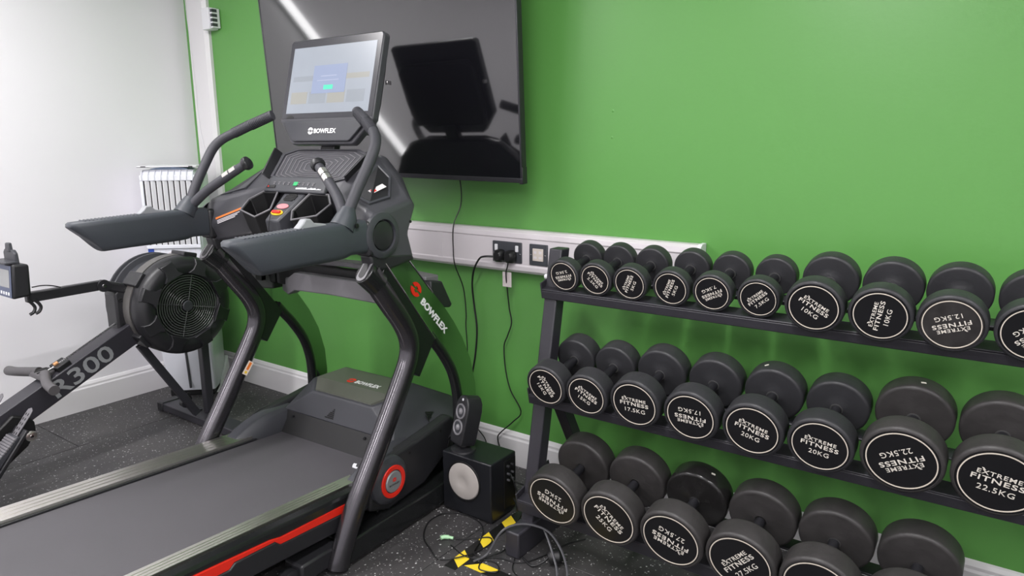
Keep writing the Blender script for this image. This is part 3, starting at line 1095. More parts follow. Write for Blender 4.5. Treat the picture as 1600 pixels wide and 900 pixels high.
# curved fenders over the rail ends
for s in (-1, 1):
    arc_in, arc_out = [], []
    sec = []
    for k in range(9):
        t_ = k / 8
        y = -0.03 + 0.31 * t_
        z = 0.222 + 0.072 * math.sin(math.pi / 2 * min(1, t_ * 1.45)) - 0.006 * t_
        z_in = z - 0.012
        sec.append([(s * 0.285, y + 0.035, z - 0.035 - 0.02 * (1 - t_)), (s * 0.300, y + 0.02, z - 0.012), (s * 0.318, y, z), (s * 0.375, y - 0.01, z - 0.004), (s * 0.392, y - 0.008, z - 0.03), (s * 0.392, y + 0.0, 0.13), (s * 0.285, y + 0.04, 0.13)])
    bm = loft(sec)
    finish('fender', bm, M_dark, TM, bevel=0.003, angle=25)
# side roller covers with the red ring
for s in (1,):
    X = s * 0.405
    c = (X, 0.098, 0.206)
    bm = lathe([(0.0, 0.090), (s * 0.012, 0.087), (s * 0.022, 0.074), (s * 0.026, 0.066), (s * 0.026, 0.0)], 'x', 48, None, c, close=False)
    rc = finish('roller_cover', bm, M_dark, TM, angle=30)
    bm = add_annulus(bmesh.new(), 0.043, 0.060, s * 0.024, s * 0.031, 'x', 48, c)
    finish('red_ring', bm, M_red, rc, bevel=0.002)
    bm = lathe([(s * 0.020, 0.040), (s * 0.030, 0.040), (s * 0.033, 0.036), (s * 0.033, 0.0)], 'x', 40, None, c, close=False)
    mt = finish('medallion', bm, mat('satin_grey_metal', srgb(168, 170, 174), 0.35, metal=0.6), rc)
    if s > 0:
        o_ = (X + 0.0335, 0.098, 0.198)
        bm = text_mesh_into(bmesh.new(), 'BOWFLEX', 0.052, 0.0065, 0, 0, bold=0.01, extrude=0.0004)
        place_frame(bm, o_, (0, 1, 0.0), (1, 0, 0))
        finish('medallion_lettering', bm, M_black, mt, smooth=False)
        bm = bmesh.new()
        emblem(bm, 0.0, 0.017, 0.010, 0.007)
        place_frame(bm, o_, (0, 1, 0.0), (1, 0, 0))
        finish('medallion_emblem', bm, M_red, mt, smooth=False)
# side shroud behind the roller cover
for s in (-1, 1):
    bm = prism([(0.0, 0.12), (0.02, 0.235), (0.16, 0.285), (0.30, 0.300), (0.47, 0.325), (0.50, 0.30), (0.44, 0.18), (0.30, 0.105), (0.10, 0.085)], 'x', s * 0.35, s * 0.405)
    sh = finish('side_shroud', bm, M_black, TM, bevel=0.012, seg=3)
    bm = bmesh.new()
    for yy, zz in ((0.22, 0.262), (0.40, 0.285), (0.04, 0.11)):
        lathe([(s * 0.0, 0.0), (s * 0.0, 0.005), (s * 0.002, 0.0055), (s * 0.0025, 0.0)], 'x', 12, bm, (s * 0.4045, yy, zz))
    finish('shroud_screws', bm, M_deep, sh)

# floor frame
for s in (-1, 1):
    bm = bmesh.new()
    hexa(bm, [(s * 0.335, -0.16, 0.012), (s * 0.452, -0.16, 0.012), (s * 0.452, 0.60, 0.012), (s * 0.335, 0.60, 0.012)],
         [(s * 0.335, -0.14, 0.088), (s * 0.445, -0.14, 0.088), (s * 0.445, 0.60, 0.088), (s * 0.335, 0.60, 0.088)])
    finish('floor_beam', bm, M_blackgloss, TM, bevel=0.006)
    bm = B((s * 0.335 if s > 0 else -0.42, s * 0.42 if s > 0 else -0.335, -0.315, -0.15, 0.02, 0.085))
    finish('wheel_bracket', bm, M_black, TM, bevel=0.008)
    bm = lathe([(-0.022, 0.0), (-0.022, 0.024), (-0.018, 0.036), (0.018, 0.036), (0.022, 0.024), (0.022, 0.0)], 'x', 28, None, (s * 0.378, -0.335, 0.036))
    finish('transport_wheel', bm, M_black, TM)
finish('cross_beam', B((-0.335, 0.335, 0.54, 0.60, 0.012, 0.088)), M_black, TM, bevel=0.004)
finish('cross_beam', B((-0.335, 0.335, -0.13, -0.08, 0.012, 0.06)), M_black, TM, bevel=0.004)
bm = bmesh.new()
add_bar(bm, (0.30, 0.30, 0.09), (0.40, 0.47, 0.25), 0.03, 0.012)
finish('stay_plate', bm, M_black, TM)
# small white sticker on the belt by the right fender
bm = bmesh.new()
zz = zt(0.10) - 0.0175
add_prism(bm, [(0.205, 0.125), (0.218, 0.128), (0.232, 0.108), (0.262, 0.108), (0.262, 0.098), (0.224, 0.098), (0.212, 0.112)], 'z', zz, zz + 0.0015)
o = finish('belt_mark', bm, M_white_plastic, TM, smooth=False)
o['label'] = 'small white angled mark on the belt'

# uprights
TUBE_PATH = [(-0.178, 0.010), (-0.16, 0.055), (-0.087, 0.190), (0.030, 0.362), (0.160, 0.560), (0.204, 0.640), (0.210, 0.705), (0.180, 0.775), (0.117, 0.860), (0.060, 0.937), (0.030, 0.985)]
for s in (-1, 1):
    X = s * 0.43
    bm = tube([(X, y, z) for y, z in TUBE_PATH], 0.040, 20, smooth_k=4, flat=0.82, flat_dir=(1, 0, 0))
    # cut the lower end flat on the floor
    for v in bm.verts:
        v.co.z = max(v.co.z, 0.002)
    up = finish('upright', bm, M_paintmetal, TM, angle=40)
    # open channel mouth at the top of the upright
    bm = tube([(X, 0.070, 0.930), (X, 0.008, 0.985)], 0.044, 20, flat=0.75, flat_dir=(1, 0, 0))
    cc = finish('channel_collar', bm, M_blackgloss, up, bevel=0.003)
    dmo = Vector((0, -0.062, 0.055)).normalized()
    pm = Vector((X, 0.008, 0.985)) + dmo * 0.0005
    prof_ = []
    for k in range(9):
        a = math.pi + math.pi * k / 8
        prof_.append((0.020 * math.cos(a), -0.018 + 0.020 * math.sin(a)))
    prof_ += [(0.020, 0.034), (-0.020, 0.034)]
    bm = prism(prof_, 'z', 0.0, 0.003)
    place_frame(bm, pm, (1, 0, 0), dmo)
    finish('channel_mouth', bm, M_grey, cc, bevel=0.001)
    bm = prism([(a * 0.62, b * 0.72 + (0.012 if b > 0 else 0.001)) for a, b in prof_], 'z', 0.003, 0.0042)
    place_frame(bm, pm, (1, 0, 0), dmo)
    finish('channel_slot', bm, M_deep, cc, smooth=False)
    bm = prism([(0.085, 1.00), (0.160, 0.905), (0.236, 0.804), (0.330, 0.682), (0.240, 0.562), (0.185, 0.60), (0.205, 0.70), (0.12, 0.86), (0.06, 0.94)], 'x', X - 0.020, X + 0.020)
    wb = finish('web_plate', bm, M_blackgloss, up, bevel=0.003)
    bm = tube([(X + s * 0.019, 0.086, 1.002), (X + s * 0.019, 0.158, 0.909), (X + s * 0.019, 0.236, 0.806), (X + s * 0.019, 0.330, 0.684)], 0.004, 8)
    finish('trim_strip', bm, M_chrome, up)
    bm = tube([(X + s * 0.0225, 0.150, 0.835), (X + s * 0.0225, 0.163, 0.800)], 0.0025, 8)
    finish('bright_seam', bm, M_chrome, up)
    bm = tube([(X, 0.315, 0.705), (X, 0.345, 0.668), (X, 0.39, 0.614), (X, 0.445, 0.530), (X, 0.475, 0.440), (X, 0.483, 0.345), (X, 0.478, 0.20), (X, 0.475, 0.085)], 0.021, 16, smooth_k=4)
    finish('front_strut', bm, M_blackgloss, TM)
    inn = [(0.086, 1.004), (0.158, 0.912), (0.236, 0.807), (0.336, 0.668), (0.405, 0.595), (0.452, 0.525), (0.482, 0.436), (0.490, 0.34), (0.488, 0.22)]
    outp = [(0.202, 1.001), (0.292, 0.899), (0.397, 0.788), (0.450, 0.722), (0.500, 0.648), (0.548, 0.550), (0.577, 0.440), (0.583, 0.34), (0.575, 0.22)]
    bm = bmesh.new()
    for (x_) in (X + s * 0.010, X + s * 0.016):
        va = [bm.verts.new((x_, y, z)) for y, z in inn]
        vb = [bm.verts.new((x_, y, z)) for y, z in outp]
        for i in range(len(va) - 1):
            bm.faces.new([va[i], va[i + 1], vb[i + 1], vb[i]])
    ac = finish('polished_side_plate', bm, M_acrylic, TM, smooth=False)
    bm = tube([(X + s * 0.013, 0.202, 1.001), (X + s * 0.013, 0.250, 0.947), (X + s * 0.013, 0.292, 0.899), (X + s * 0.013, 0.330, 0.858)], 0.0045, 8)
    finish('edge_trim', bm, M_chrome, ac)
    if s > 0:
        Xo = X + s * 0.0175
        dirv = Vector((0, 0.405 - 0.262, 0.694 - 0.852)).normalized()
        bm = text_mesh_into(bmesh.new(), 'BOWFLEX', 0.196, 0.026, 0, 0, bold=0.03, extrude=0.0006)
        place_frame(bm, (Xo, 0.334, 0.769), dirv, (1, 0, 0))
        finish('panel_lettering', bm, M_glasspanel_print, ac, smooth=False)
        bm = bmesh.new()
        emblem(bm, 0, 0, 0.031, 0.024)
        place_frame(bm, (Xo, 0.238, 0.887), dirv, (1, 0, 0))
        finish('panel_emblem', bm, M_red, ac, smooth=False)
    else:
        # orange warning sticker, on the rear edge of the left upright facing the room
        bm = bmesh.new()
        nrm = Vector((1, -0.10, 0.05)).normalized()
        p_ = Vector((-0.3955, 0.122, 0.478))
        b2 = B((-0.030, 0.030, -0.0115, 0.0115, 0, 0.0012))
        place_frame(b2, p_, Vector((0, -0.62, -0.78)), nrm)
        stk = finish('warning_sticker', b2, mat('sticker_cream', srgb(222, 206, 190), 0.5), up, smooth=False)
        b2 = B((-0.026, 0.008, -0.0055, 0.0055, 0.0012, 0.0016))
        place_frame(b2, p_, Vector((0, -0.62, -0.78)), nrm)
        finish('sticker_print', b2, M_orange, stk, smooth=False)
        b2 = B((0.014, 0.024, -0.005, 0.005, 0.0012, 0.0016))
        place_frame(b2, p_, Vector((0, -0.62, -0.78)), nrm)
        finish('sticker_triangle', b2, M_yellow, stk, smooth=False)

# lower cross bar between the uprights
bm = bmesh.new()
secs = []
for x, y, z, hh, dd in ((-0.41, 0.335, 0.800, 0.060, 0.07), (-0.30, 0.275, 0.810, 0.072, 0.06), (-0.24, 0.262, 0.838, 0.074, 0.05), (0.0, 0.245, 0.846, 0.070, 0.05), (0.24, 0.262, 0.838, 0.074, 0.05), (0.30, 0.275, 0.810, 0.072, 0.06), (0.41, 0.335, 0.800, 0.060, 0.07)):
    secs.append([(x, y, z - hh / 2), (x, y + 0.004, z + hh / 2), (x, y + dd, z + hh / 2), (x, y + dd, z - hh / 2)])
loft(secs, bm=bm)
cb = finish('cross_bar', bm, M_grey, TM, bevel=0.006, seg=3, angle=25)
bm = bmesh.new()
secs = []
for x, y, z in ((-0.40, 0.345, 0.900), (-0.2, 0.335, 0.915), (0.0, 0.33, 0.922), (0.2, 0.335, 0.915), (0.40, 0.345, 0.900)):
    secs.append([(x, y, z - 0.012), (x, y + 0.002, z + 0.010), (x, y + 0.075, z + 0.006), (x, y + 0.075, z - 0.02)])
loft(secs, bm=bm)
finish('shelf_lip', bm, M_grey, cb, bevel=0.004)
finish('shelf_recess', B((-0.38, 0.38, 0.30, 0.345, 0.81, 0.905)), M_deep, cb)
for s in (-1, 1):
    bm = bmesh.new()
    add_prism(bm, [(0.33, 0.90), (0.395, 0.890), (0.452, 0.79), (0.440, 0.78), (0.33, 0.80)], 'x', s * 0.38, s * 0.438)
    finish('bar_end', bm, M_black, cb, bevel=0.005)

# console wings
def csec(x, *pts_):
    return [(x,) + p_ for p_ in pts_]


base_secs = [
    (0.000, (0.135, 1.09), (0.112, 1.19), (0.128, 1.235), (0.262, 1.362), (0.300, 1.360), (0.275, 1.20), (0.250, 1.08)),
    (0.200, (0.130, 1.08), (0.108, 1.18), (0.124, 1.232), (0.268, 1.365), (0.305, 1.360), (0.275, 1.20), (0.250, 1.07)),
    (0.270, (0.095, 1.05), (0.060, 1.14), (0.090, 1.215), (0.272, 1.352), (0.308, 1.345), (0.270, 1.18), (0.250, 1.04)),
    (0.350, (0.060, 1.03), (0.020, 1.10), (0.060, 1.195), (0.262, 1.285), (0.300, 1.275), (0.235, 1.12), (0.240, 1.015)),
    (0.420, (0.035, 1.020), (0.005, 1.080), (0.035, 1.185), (0.240, 1.225), (0.266, 1.195), (0.212, 1.092), (0.240, 1.000)),
    (0.450, (0.035, 1.020), (0.010, 1.080), (0.045, 1.165), (0.225, 1.200), (0.248, 1.185), (0.206, 1.088), (0.232, 1.000)),
]
secs = []
for q in base_secs[::-1]:
    secs.append(csec(-q[0], *q[1:]))
for q in base_secs[1:]:
    secs.append(csec(q[0], *q[1:]))
bm = loft(secs)
console = finish('console', bm, M_console, TM, bevel=0.012, seg=3, angle=30)

# hip discs and collars
for s in (-1, 1):
    c = (s * 0.445, 0.075, 1.098)
    bm = lathe([(0.0, 0.078), (s * 0.012, 0.076), (s * 0.018, 0.064), (s * 0.018, 0.054), (s * 0.006, 0.051), (s * 0.006, 0.0)], 'x', 48, None, c, close=False)
    finish('pivot_disc', bm, M_dark, console)
    bm = lathe([(s * 0.004, 0.049), (s * 0.013, 0.047), (s * 0.015, 0.040), (s * 0.015, 0.0)], 'x', 40, None, c, close=False)
    finish('pivot_cap', bm, M_black, console)
    bm = lathe([(s * 0.0, 0.0), (s * 0.0, 0.005), (s * 0.002, 0.005), (s * 0.002, 0.0)], 'x', 12, None, (s * 0.4505, 0.216, 1.130))
    finish('screw', bm, M_deep, console)
    # lower collar joining console and upright
    bm = prism([(0.030, 0.985), (0.015, 1.04), (0.22, 1.02), (0.235, 0.995), (0.10, 0.975)], 'x', s * 0.40, s * 0.452)
    finish('neck_collar', bm, M_black, console, bevel=0.01)

# ribbed reading tray in the middle
slope = Vector((0, 0.134, 0.127)).normalized()
nrm = Vector((0, -slope.z, slope.y))
O0 = Vector((0, 0.196, 1.300))


def tray_pt(x, v, d=0.0):
    return O0 + Vector((x, 0, 0)) + slope * v + nrm * d


HEX = [(-0.205, -0.045), (-0.11, -0.075), (0.11, -0.075), (0.205, -0.045), (0.232, 0.075), (0.175, 0.10), (-0.175, 0.10), (-0.232, 0.075)]


def hexpoly(bm, k, d0, d1, src=HEX):
    lo = [bm.verts.new(tray_pt(x * k, 0.01 + (v - 0.01) * k, d0)) for x, v in src]
    hi = [bm.verts.new(tray_pt(x * k, 0.01 + (v - 0.01) * k, d1)) for x, v in src]
    return lo, hi


bm = bmesh.new()
lo, hi = hexpoly(bm, 1.0, 0.0, 0.006)
lo2, hi2 = hexpoly(bm, 0.93, 0.0, 0.006)
n = len(HEX)
for i in range(n):
    j = (i + 1) % n
    bm.faces.new([hi[i], hi[j], hi2[j], hi2[i]])
    bm.faces.new([lo[i], lo[j], hi[j], hi[i]])
    bm.faces.new([lo2[i], lo2[j], hi2[j], hi2[i]])
finish('tray_rim', bm, M_console, console, smooth=False)
bm = bmesh.new()
lo, hi = hexpoly(bm, 0.93, -0.002, 0.0015)
bm.faces.new(hi)
finish('tray_mat', bm, M_console, console, smooth=False)
for q in range(7):
    k = 0.88 - q * 0.105
    bm = bmesh.new()
    a_, b_ = hexpoly(bm, k, 0.001, 0.0035)
    c_, d_ = hexpoly(bm, k - 0.018, 0.001, 0.0035)
    for i in range(n):
        j = (i + 1) % n
        bm.faces.new([b_[i], b_[j], d_[j], d_[i]])
        bm.faces.new([a_[i], a_[j], b_[j], b_[i]])
        bm.faces.new([c_[i], c_[j], d_[j], d_[i]])
    finish('tray_rib', bm, M_grey, console, smooth=False)
# dark end walls of the tray
for s in (-1, 1):
    bm = bmesh.new()
    a_, b_, c_, d_ = tray_pt(s * 0.205, -0.055, 0.0), tray_pt(s * 0.245, 0.085, 0.0), tray_pt(s * 0.262, 0.085, 0.030), tray_pt(s * 0.222, -0.055, 0.030)
    e_ = Vector((s * 0.008, 0, 0))
    hexa(bm, [a_, b_, c_, d_], [a_ + e_, b_ + e_, c_ + e_, d_ + e_])
    finish('tray_end_wall', bm, M_black, console, bevel=0.002)
    # side pocket: rimmed shallow well between tray and hip
    pts3 = [(s * 0.278, 0.105, 1.223), (s * 0.400, 0.075, 1.192), (s * 0.415, 0.160, 1.209), (s * 0.350, 0.238, 1.276), (s * 0.285, 0.245, 1.320)]
    cen = Vector((sum(p[0] for p in pts3) / 5, sum(p[1] for p in pts3) / 5, sum(p[2] for p in pts3) / 5))
    up_ = Vector((s * 0.30, -0.42, 0.86)).normalized()
    bm = bmesh.new()
    oA = [bm.verts.new(Vector(p) + up_ * -0.004) for p in pts3]
    oB = [bm.verts.new(Vector(p) + up_ * 0.010) for p in pts3]
    iB = [bm.verts.new(cen + (Vector(p) - cen) * 0.88 + up_ * 0.010) for p in pts3]
    iA = [bm.verts.new(cen + (Vector(p) - cen) * 0.82 + up_ * 0.006) for p in pts3]
    for i in range(5):
        j = (i + 1) % 5
        bm.faces.new([oA[i], oA[j], oB[j], oB[i]])
        bm.faces.new([oB[i], oB[j], iB[j], iB[i]])
        bm.faces.new([iB[i], iB[j], iA[j], iA[i]])
    finish('pocket_rim', bm, M_dark, console, angle=20)
    bm = bmesh.new()
    bm.faces.new([bm.verts.new(cen + (Vector(p) - cen) * 0.83 + up_ * 0.007) for p in pts3])
    finish('pocket_floor', bm, M_black, console, smooth=False)
b2 = B((-0.030, 0.030, -0.012, 0.012, 0, 0.001))
place_frame(b2, (0.368, 0.148, 1.243), (0.30, 0.80, 0.5), (0.30, -0.42, 0.86))
pk = finish('pocket_sticker', b2, mat('white_sticker', srgb(226, 222, 222), 0.5, noise=0.3, nscale=80), console, smooth=False)
b2 = B((-0.024, -0.008, -0.009, 0.009, 0.001, 0.0014))
place_frame(b2, (0.368, 0.148, 1.243), (0.30, 0.80, 0.5), (0.30, -0.42, 0.86))
finish('sticker_print', b2, M_red, pk, smooth=False)

# button bar
bsl = Vector((0, 0.030, 0.036)).normalized()
bnm = Vector((0, -bsl.z, bsl.y))
bm = bmesh.new()
c0_, c1_ = Vector((0, 0.108, 1.222)), Vector((0, 0.138, 1.262))
hexa(bm, [(-0.165, 0.098, 1.216), (0.165, 0.098, 1.216), (0.165, 0.150, 1.262), (-0.165, 0.150, 1.262)], [(-0.165, 0.090, 1.224), (0.165, 0.090, 1.224), (0.155, 0.128, 1.276), (-0.155, 0.128, 1.276)])
bar = finish('button_bar', bm, M_dark, console, bevel=0.005, seg=3)
fn = Vector((0, -0.052, 0.038)).normalized()
fo = Vector((0, 0.109, 1.250)) + fn * 0.0012
bm = bmesh.new()
for k in range(9):
    if k == 4:
        continue
    add_box(bm, -0.118 + k * 0.0265 - 0.006, -0.118 + k * 0.0265 + 0.006, 0.004, 0.007, 0, 0.0008)
    add_box(bm, -0.118 + k * 0.0265 - 0.004, -0.118 + k * 0.0265 + 0.004, -0.004, 0.001, 0, 0.0008)
place_frame(bm, fo, (1, 0, 0), fn)
finish('button_marks', bm, M_grey, bar, smooth=False)
bm = B((-0.011, 0.011, -0.007, 0.009, 0, 0.002))
place_frame(bm, fo, (1, 0, 0), fn)
finish('start_button', bm, mat('green_button', srgb(40, 170, 100), 0.4), bar, bevel=0.002)
bm = B((-0.150, -0.105, -0.020, -0.008, 0, 0.0012))
place_frame(bm, fo, (1, 0, 0), fn)
finish('side_badge', bm, M_deep, bar, smooth=False)
bm = bmesh.new()
emblem(bm, -0.143, -0.014, 0.004, 0.003, cut=False)
bmesh.ops.translate(bm, verts=bm.verts, vec=(0, 0, 0.0014))
place_frame(bm, fo, (1, 0, 0), fn)
finish('badge_emblem', bm, M_red, bar, smooth=False)
bm = bmesh.new()
random.seed(5)
prev = 0.012
for k in range(14):
    xx = 0.012 + k * 0.0095
    hgt = random.uniform(0.002, 0.008)
    add_box(bm, xx, xx + 0.0096, -0.021, -0.021 + hgt, 0, 0.0008)
place_frame(bm, fo, (1, 0, 0), fn)
o = finish('scuffed_film', bm, M_white_plastic, bar, smooth=False)
o['label'] = 'torn remains of pale protective film'

# centre column with air vent, label and safety key
bm = bmesh.new()
hexa(bm, [(-0.040, 0.000, 1.085), (0.040, 0.000, 1.085), (0.060, 0.13, 1.10), (-0.060, 0.13, 1.10)], [(-0.034, -0.012, 1.130), (0.034, -0.012, 1.130), (0.060, 0.112, 1.226), (-0.060, 0.112, 1.226)])
ccol = finish('centre_column', bm, M_dark, console, bevel=0.007, seg=3)
cn = Vector((0, -0.096, 0.124)).normalized()


def colpt(v):
    return Vector((0, -0.012, 1.130)) + Vector((0, 0.124, 0.096)).normalized() * v + cn * 0.0008


bm = bmesh.new()
for k in range(6):
    w_ = 0.030 if 0 < k < 5 else 0.022
    add_box(bm, -w_, w_, -0.016 + k * 0.0062, -0.016 + k * 0.0062 + 0.0042, 0, 0.002)
place_frame(bm, colpt(0.118), (1, 0, 0), cn)
finish('air_vent', bm, M_deep, ccol, smooth=False)
bm = lathe([(0, 0.0), (0, 0.030), (0.0022, 0.030), (0.0022, 0.0)], 'z', 24)
bmesh.ops.scale(bm, verts=bm.verts, vec=(1, 0.42, 1))
place_frame(bm, colpt(0.072), (1, 0, 0), cn)
finish('stop_label', bm, mat('rose_label', srgb(212, 130, 136), 0.5, noise=0.35, nscale=220), ccol)
bm = lathe([(0, 0.0), (0, 0.031), (0.003, 0.031), (0.003, 0.0)], 'z', 24)
bmesh.ops.scale(bm, verts=bm.verts, vec=(1, 0.42, 1))
place_frame(bm, colpt(0.038), (1, 0, 0), cn)
kp = finish('safety_key_base', bm, M_yellow, ccol)
bm = B((-0.022, 0.022, -0.006, 0.006, 0.002, 0.011))
place_frame(bm, colpt(0.038), (1, 0, 0), cn)
finish('safety_key', bm, M_red, kp, bevel=0.004, seg=3)
pts = [(-0.004, -0.005, 1.155), (-0.006, -0.016, 1.12), (-0.008, -0.018, 1.06), (0.0, -0.016, 1.02), (-0.02, 0.02, 0.99), (-0.06, 0.10, 0.97), (-0.12, 0.20, 0.93), (-0.18, 0.27, 0.885)]
finish('safety_cord', tube(pts, 0.0016, 6, smooth_k=4), M_cable, kp)

# bottle holders: six-sided open tubs
for s in (-1, 1):
    rim = [(s * 0.060, 0.040, 1.158), (s * 0.088, 0.100, 1.216), (s * 0.178, 0.106, 1.214), (s * 0.222, 0.072, 1.186), (s * 0.206, 0.020, 1.150), (s * 0.100, 0.000, 1.132)]
    cen = Vector((s * 0.14, 0.058, 1.175))
    upv = Vector((0, -0.60, 0.80))
    down = Vector((0, 0.035, -0.115))
    bm = bmesh.new()
    R0 = [Vector(p) for p in rim]
    rings = [[p + down for p in [cen + (q - cen) * 0.80 for q in R0]],
             [p + down * 0.55 for p in [cen + (q - cen) * 0.94 for q in R0]],
             R0,
             [p + upv * 0.007 for p in R0],
             [cen + (q - cen) * 0.91 + upv * 0.007 for q in R0],
             [cen + (q - cen) * 0.89 for q in R0],
             [cen + (q - cen) * 0.74 + down * 0.85 for q in R0]]
    vr = [[bm.verts.new(p) for p in r_] for r_ in rings]
    for a_, b_ in zip(vr[:-1], vr[1:]):
        for i in range(6):
            bm.faces.new([a_[i], a_[(i + 1) % 6], b_[(i + 1) % 6], b_[i]])
    bm.faces.new(vr[0])
    bm.faces.new(vr[-1])
    finish('bottle_holder', bm, M_deep, console, bevel=0.003, angle=25)
    bm = tube([Vector(p) + upv * 0.006 for p in rim] + [Vector(rim[0]) + upv * 0.006], 0.0035, 8, cap=False)
    finish('holder_rim', bm, M_grey, console)
# warning strip on the left wing, facing the user
for s in (-1,):
    b2 = B((-0.060, 0.060, 0.005, 0.012, 0, 0.0010))
    fr = dict(origin=(-0.300, 0.030, 1.128), xdir=(1, 0.62, 0.35), normal=(0.25, -0.93, 0.30))
    place_frame(b2, **fr)
    wl = finish('warning_label', b2, M_orange, console, smooth=False)
    b2 = bmesh.new()
    for k in range(3):
        add_box(b2, -0.056, 0.050 - 0.012 * k, -0.003 - k * 0.0055, -0.0005 - k * 0.0055, 0, 0.0009)
    place_frame(b2, **fr)
    finish('small_print', b2, M_trunk, wl, smooth=False)

# armrests, thumb toggles, handlebars, pulse grips
for s in (-1, 1):
    X = s * 0.425
    secs = []
    def asec(y, zt_, zb_, w_, shear=0.0):
        """rounded box section in the xz plane; top leans back by shear"""
        ring = []
        for k in range(16):
            a = 2 * math.pi * k / 16
            c, s_ = math.cos(a), math.sin(a)
            cx = math.copysign(abs(c) ** 0.45, c) * w_
            cz = math.copysign(abs(s_) ** 0.45, s_)
            zz_ = (zt_ + zb_) / 2 + cz * (zt_ - zb_) / 2
            ring.append((X + cx, y - shear * (zz_ - (zt_ + zb_) / 2) / ((zt_ - zb_) / 2), zz_))
        return ring
    for y, a, b, w_, shv in ((-0.448, 1.130, 1.052, 0.020, 0.045), (-0.443, 1.140, 1.040, 0.032, 0.045), (-0.435, 1.145, 1.036, 0.037, 0.043), (-0.33, 1.150, 1.038, 0.040, 0.02), (-0.12, 1.155, 1.040, 0.040, 0.0), (-0.085, 1.156, 1.042, 0.036, 0.0), (-0.06, 1.156, 1.048, 0.032, 0.0), (0.005, 1.156, 1.046, 0.032, 0.0)):
        secs.append(asec(y, a, b, w_, shv))
    arm = finish('armrest', loft(secs), M_arm, TM, angle=50)
    bm = bmesh.new()
    for k in range(17):
        yy = -0.44 + k * 0.0125
        add_box(bm, X - 0.022, X + 0.022, yy - 0.003, yy + 0.003, 1.1445 + 0.00033 * k, 1.1480 + 0.00033 * k)
    finish('grip_ridges', bm, M_arm, arm, bevel=0.002)
    bm = bmesh.new()
    add_prism(bm, [(-0.255, 1.150), (-0.235, 1.166), (-0.225, 1.178), (-0.205, 1.178), (-0.192, 1.164), (-0.15, 1.158), (-0.14, 1.150)], 'x', X - 0.014, X + 0.014)
    finish('thumb_toggle', bm, mat('toggle_grey', srgb(146, 148, 152), 0.4) if s < 0 else bpy.data.materials['toggle_grey'], arm, bevel=0.004, seg=3)
    bm = B((min(X - 0.034, X + 0.034), X + 0.034, 0.005, 0.04, 1.035, 1.150))
    finish('arm_collar', bm, M_black, arm, bevel=0.012, seg=3)
    # handlebar root boss
    bm = tube([(X, -0.075, 1.135), (X, -0.052, 1.168), (X, -0.040, 1.196)], [0.040, 0.034, 0.021], 16)
    boss = finish('handlebar_boss', bm, M_arm, arm)
    bm = lathe([(s * 0.0, 0.0), (s * 0.0, 0.007), (s * 0.004, 0.008), (s * 0.006, 0.0)], 'x', 14, None, (X + s * 0.0345, -0.045, 1.142))
    finish('bolt', bm, M_deep, boss)
    hp = [(s * 0.425, -0.050, 1.17), (s * 0.430, -0.010, 1.245), (s * 0.435, 0.045, 1.330), (s * 0.432, 0.078, 1.380), (s * 0.412, 0.105, 1.412), (s * 0.375, 0.132, 1.435), (s * 0.31, 0.168, 1.468), (s * 0.235, 0.205, 1.500)]
    hb = finish('handlebar', tube(hp, 0.0180, 18, smooth_k=5), M_grip, TM)
    gp = [(s * 0.375, 0.132, 1.435), (s * 0.31, 0.168, 1.468), (s * 0.228, 0.208, 1.503)]
    hg = finish('handlebar_grip', tube(gp, 0.0192, 18, smooth_k=8), M_grip, hb)
    bm = bmesh.new()
    A_, B_ = Vector(gp[0]), Vector(gp[-1])
    for k in range(24):
        p0 = A_.lerp(B_, 0.03 + k * 0.039)
        if k < 12:
            p0 = Vector(gp[0]).lerp(Vector(gp[1]), (0.03 + k * 0.039) * 2.2) if (0.03 + k * 0.039) * 2.2 < 1 else p0
        d_ = (B_ - A_).normalized() * 0.0016
        add_tube(bm, [p0 - d_, p0 + d_], 0.0203, 16)
    finish('grip_rings', bm, M_grip, hg)
    # inner pulse grip
    sp = [(s * 0.405, -0.045, 1.175), (s * 0.355, -0.018, 1.222), (s * 0.285, 0.012, 1.268), (s * 0.225, 0.036, 1.305), (s * 0.200, 0.046, 1.320)]
    pg = finish('pulse_grip', tube(sp, [0.0180, 0.0175, 0.0170, 0.0165], 16, smooth_k=4), M_grip, TM)
    A_, B_ = Vector(sp[3]), Vector(sp[2])
    for a_, b_ in ((0.05, 0.42), (0.50, 0.88)):
        p0, p1 = A_.lerp(B_, a_), A_.lerp(B_, b_)
        off_ = Vector((s * 0.0030, -0.0012, 0.0012))
        finish('steel_sensor', tube([p0 + off_, p1 + off_], 0.0168, 18), M_steel, pg)
    d_ = (Vector(sp[4]) - Vector(sp[3])).normalized()
    p0 = Vector(sp[4])
    bm = tube([p0 - d_ * 0.004, p0 + d_ * 0.004, p0 + d_ * 0.018, p0 + d_ * 0.026], [0.021, 0.025, 0.025, 0.012], 20)
    finish('end_knob', bm, M_black, pg, bevel=0.002)

# touchscreen console
SB = Vector((0, 0.262, 1.483))
sup = Vector((0, 0.081, 0.306)).normalized()
snm = Vector((0, -sup.z, sup.y))
SH_ = 0.317


def scr(x, v, d=0.0):
    return SB + Vector((x, 0, 0)) + sup * v + snm * d


def scr_prism(bm, pts, d0, d1):
    lo = [bm.verts.new(scr(x, v, d0)) for x, v in pts]
    hi = [bm.verts.new(scr(x, v, d1)) for x, v in pts]
    bm.faces.new(lo)
    bm.faces.new(hi[::-1])
    n = len(pts)
    for i in range(n):
        bm.faces.new([lo[i], lo[(i + 1) % n], hi[(i + 1) % n], hi[i]])
    return bm


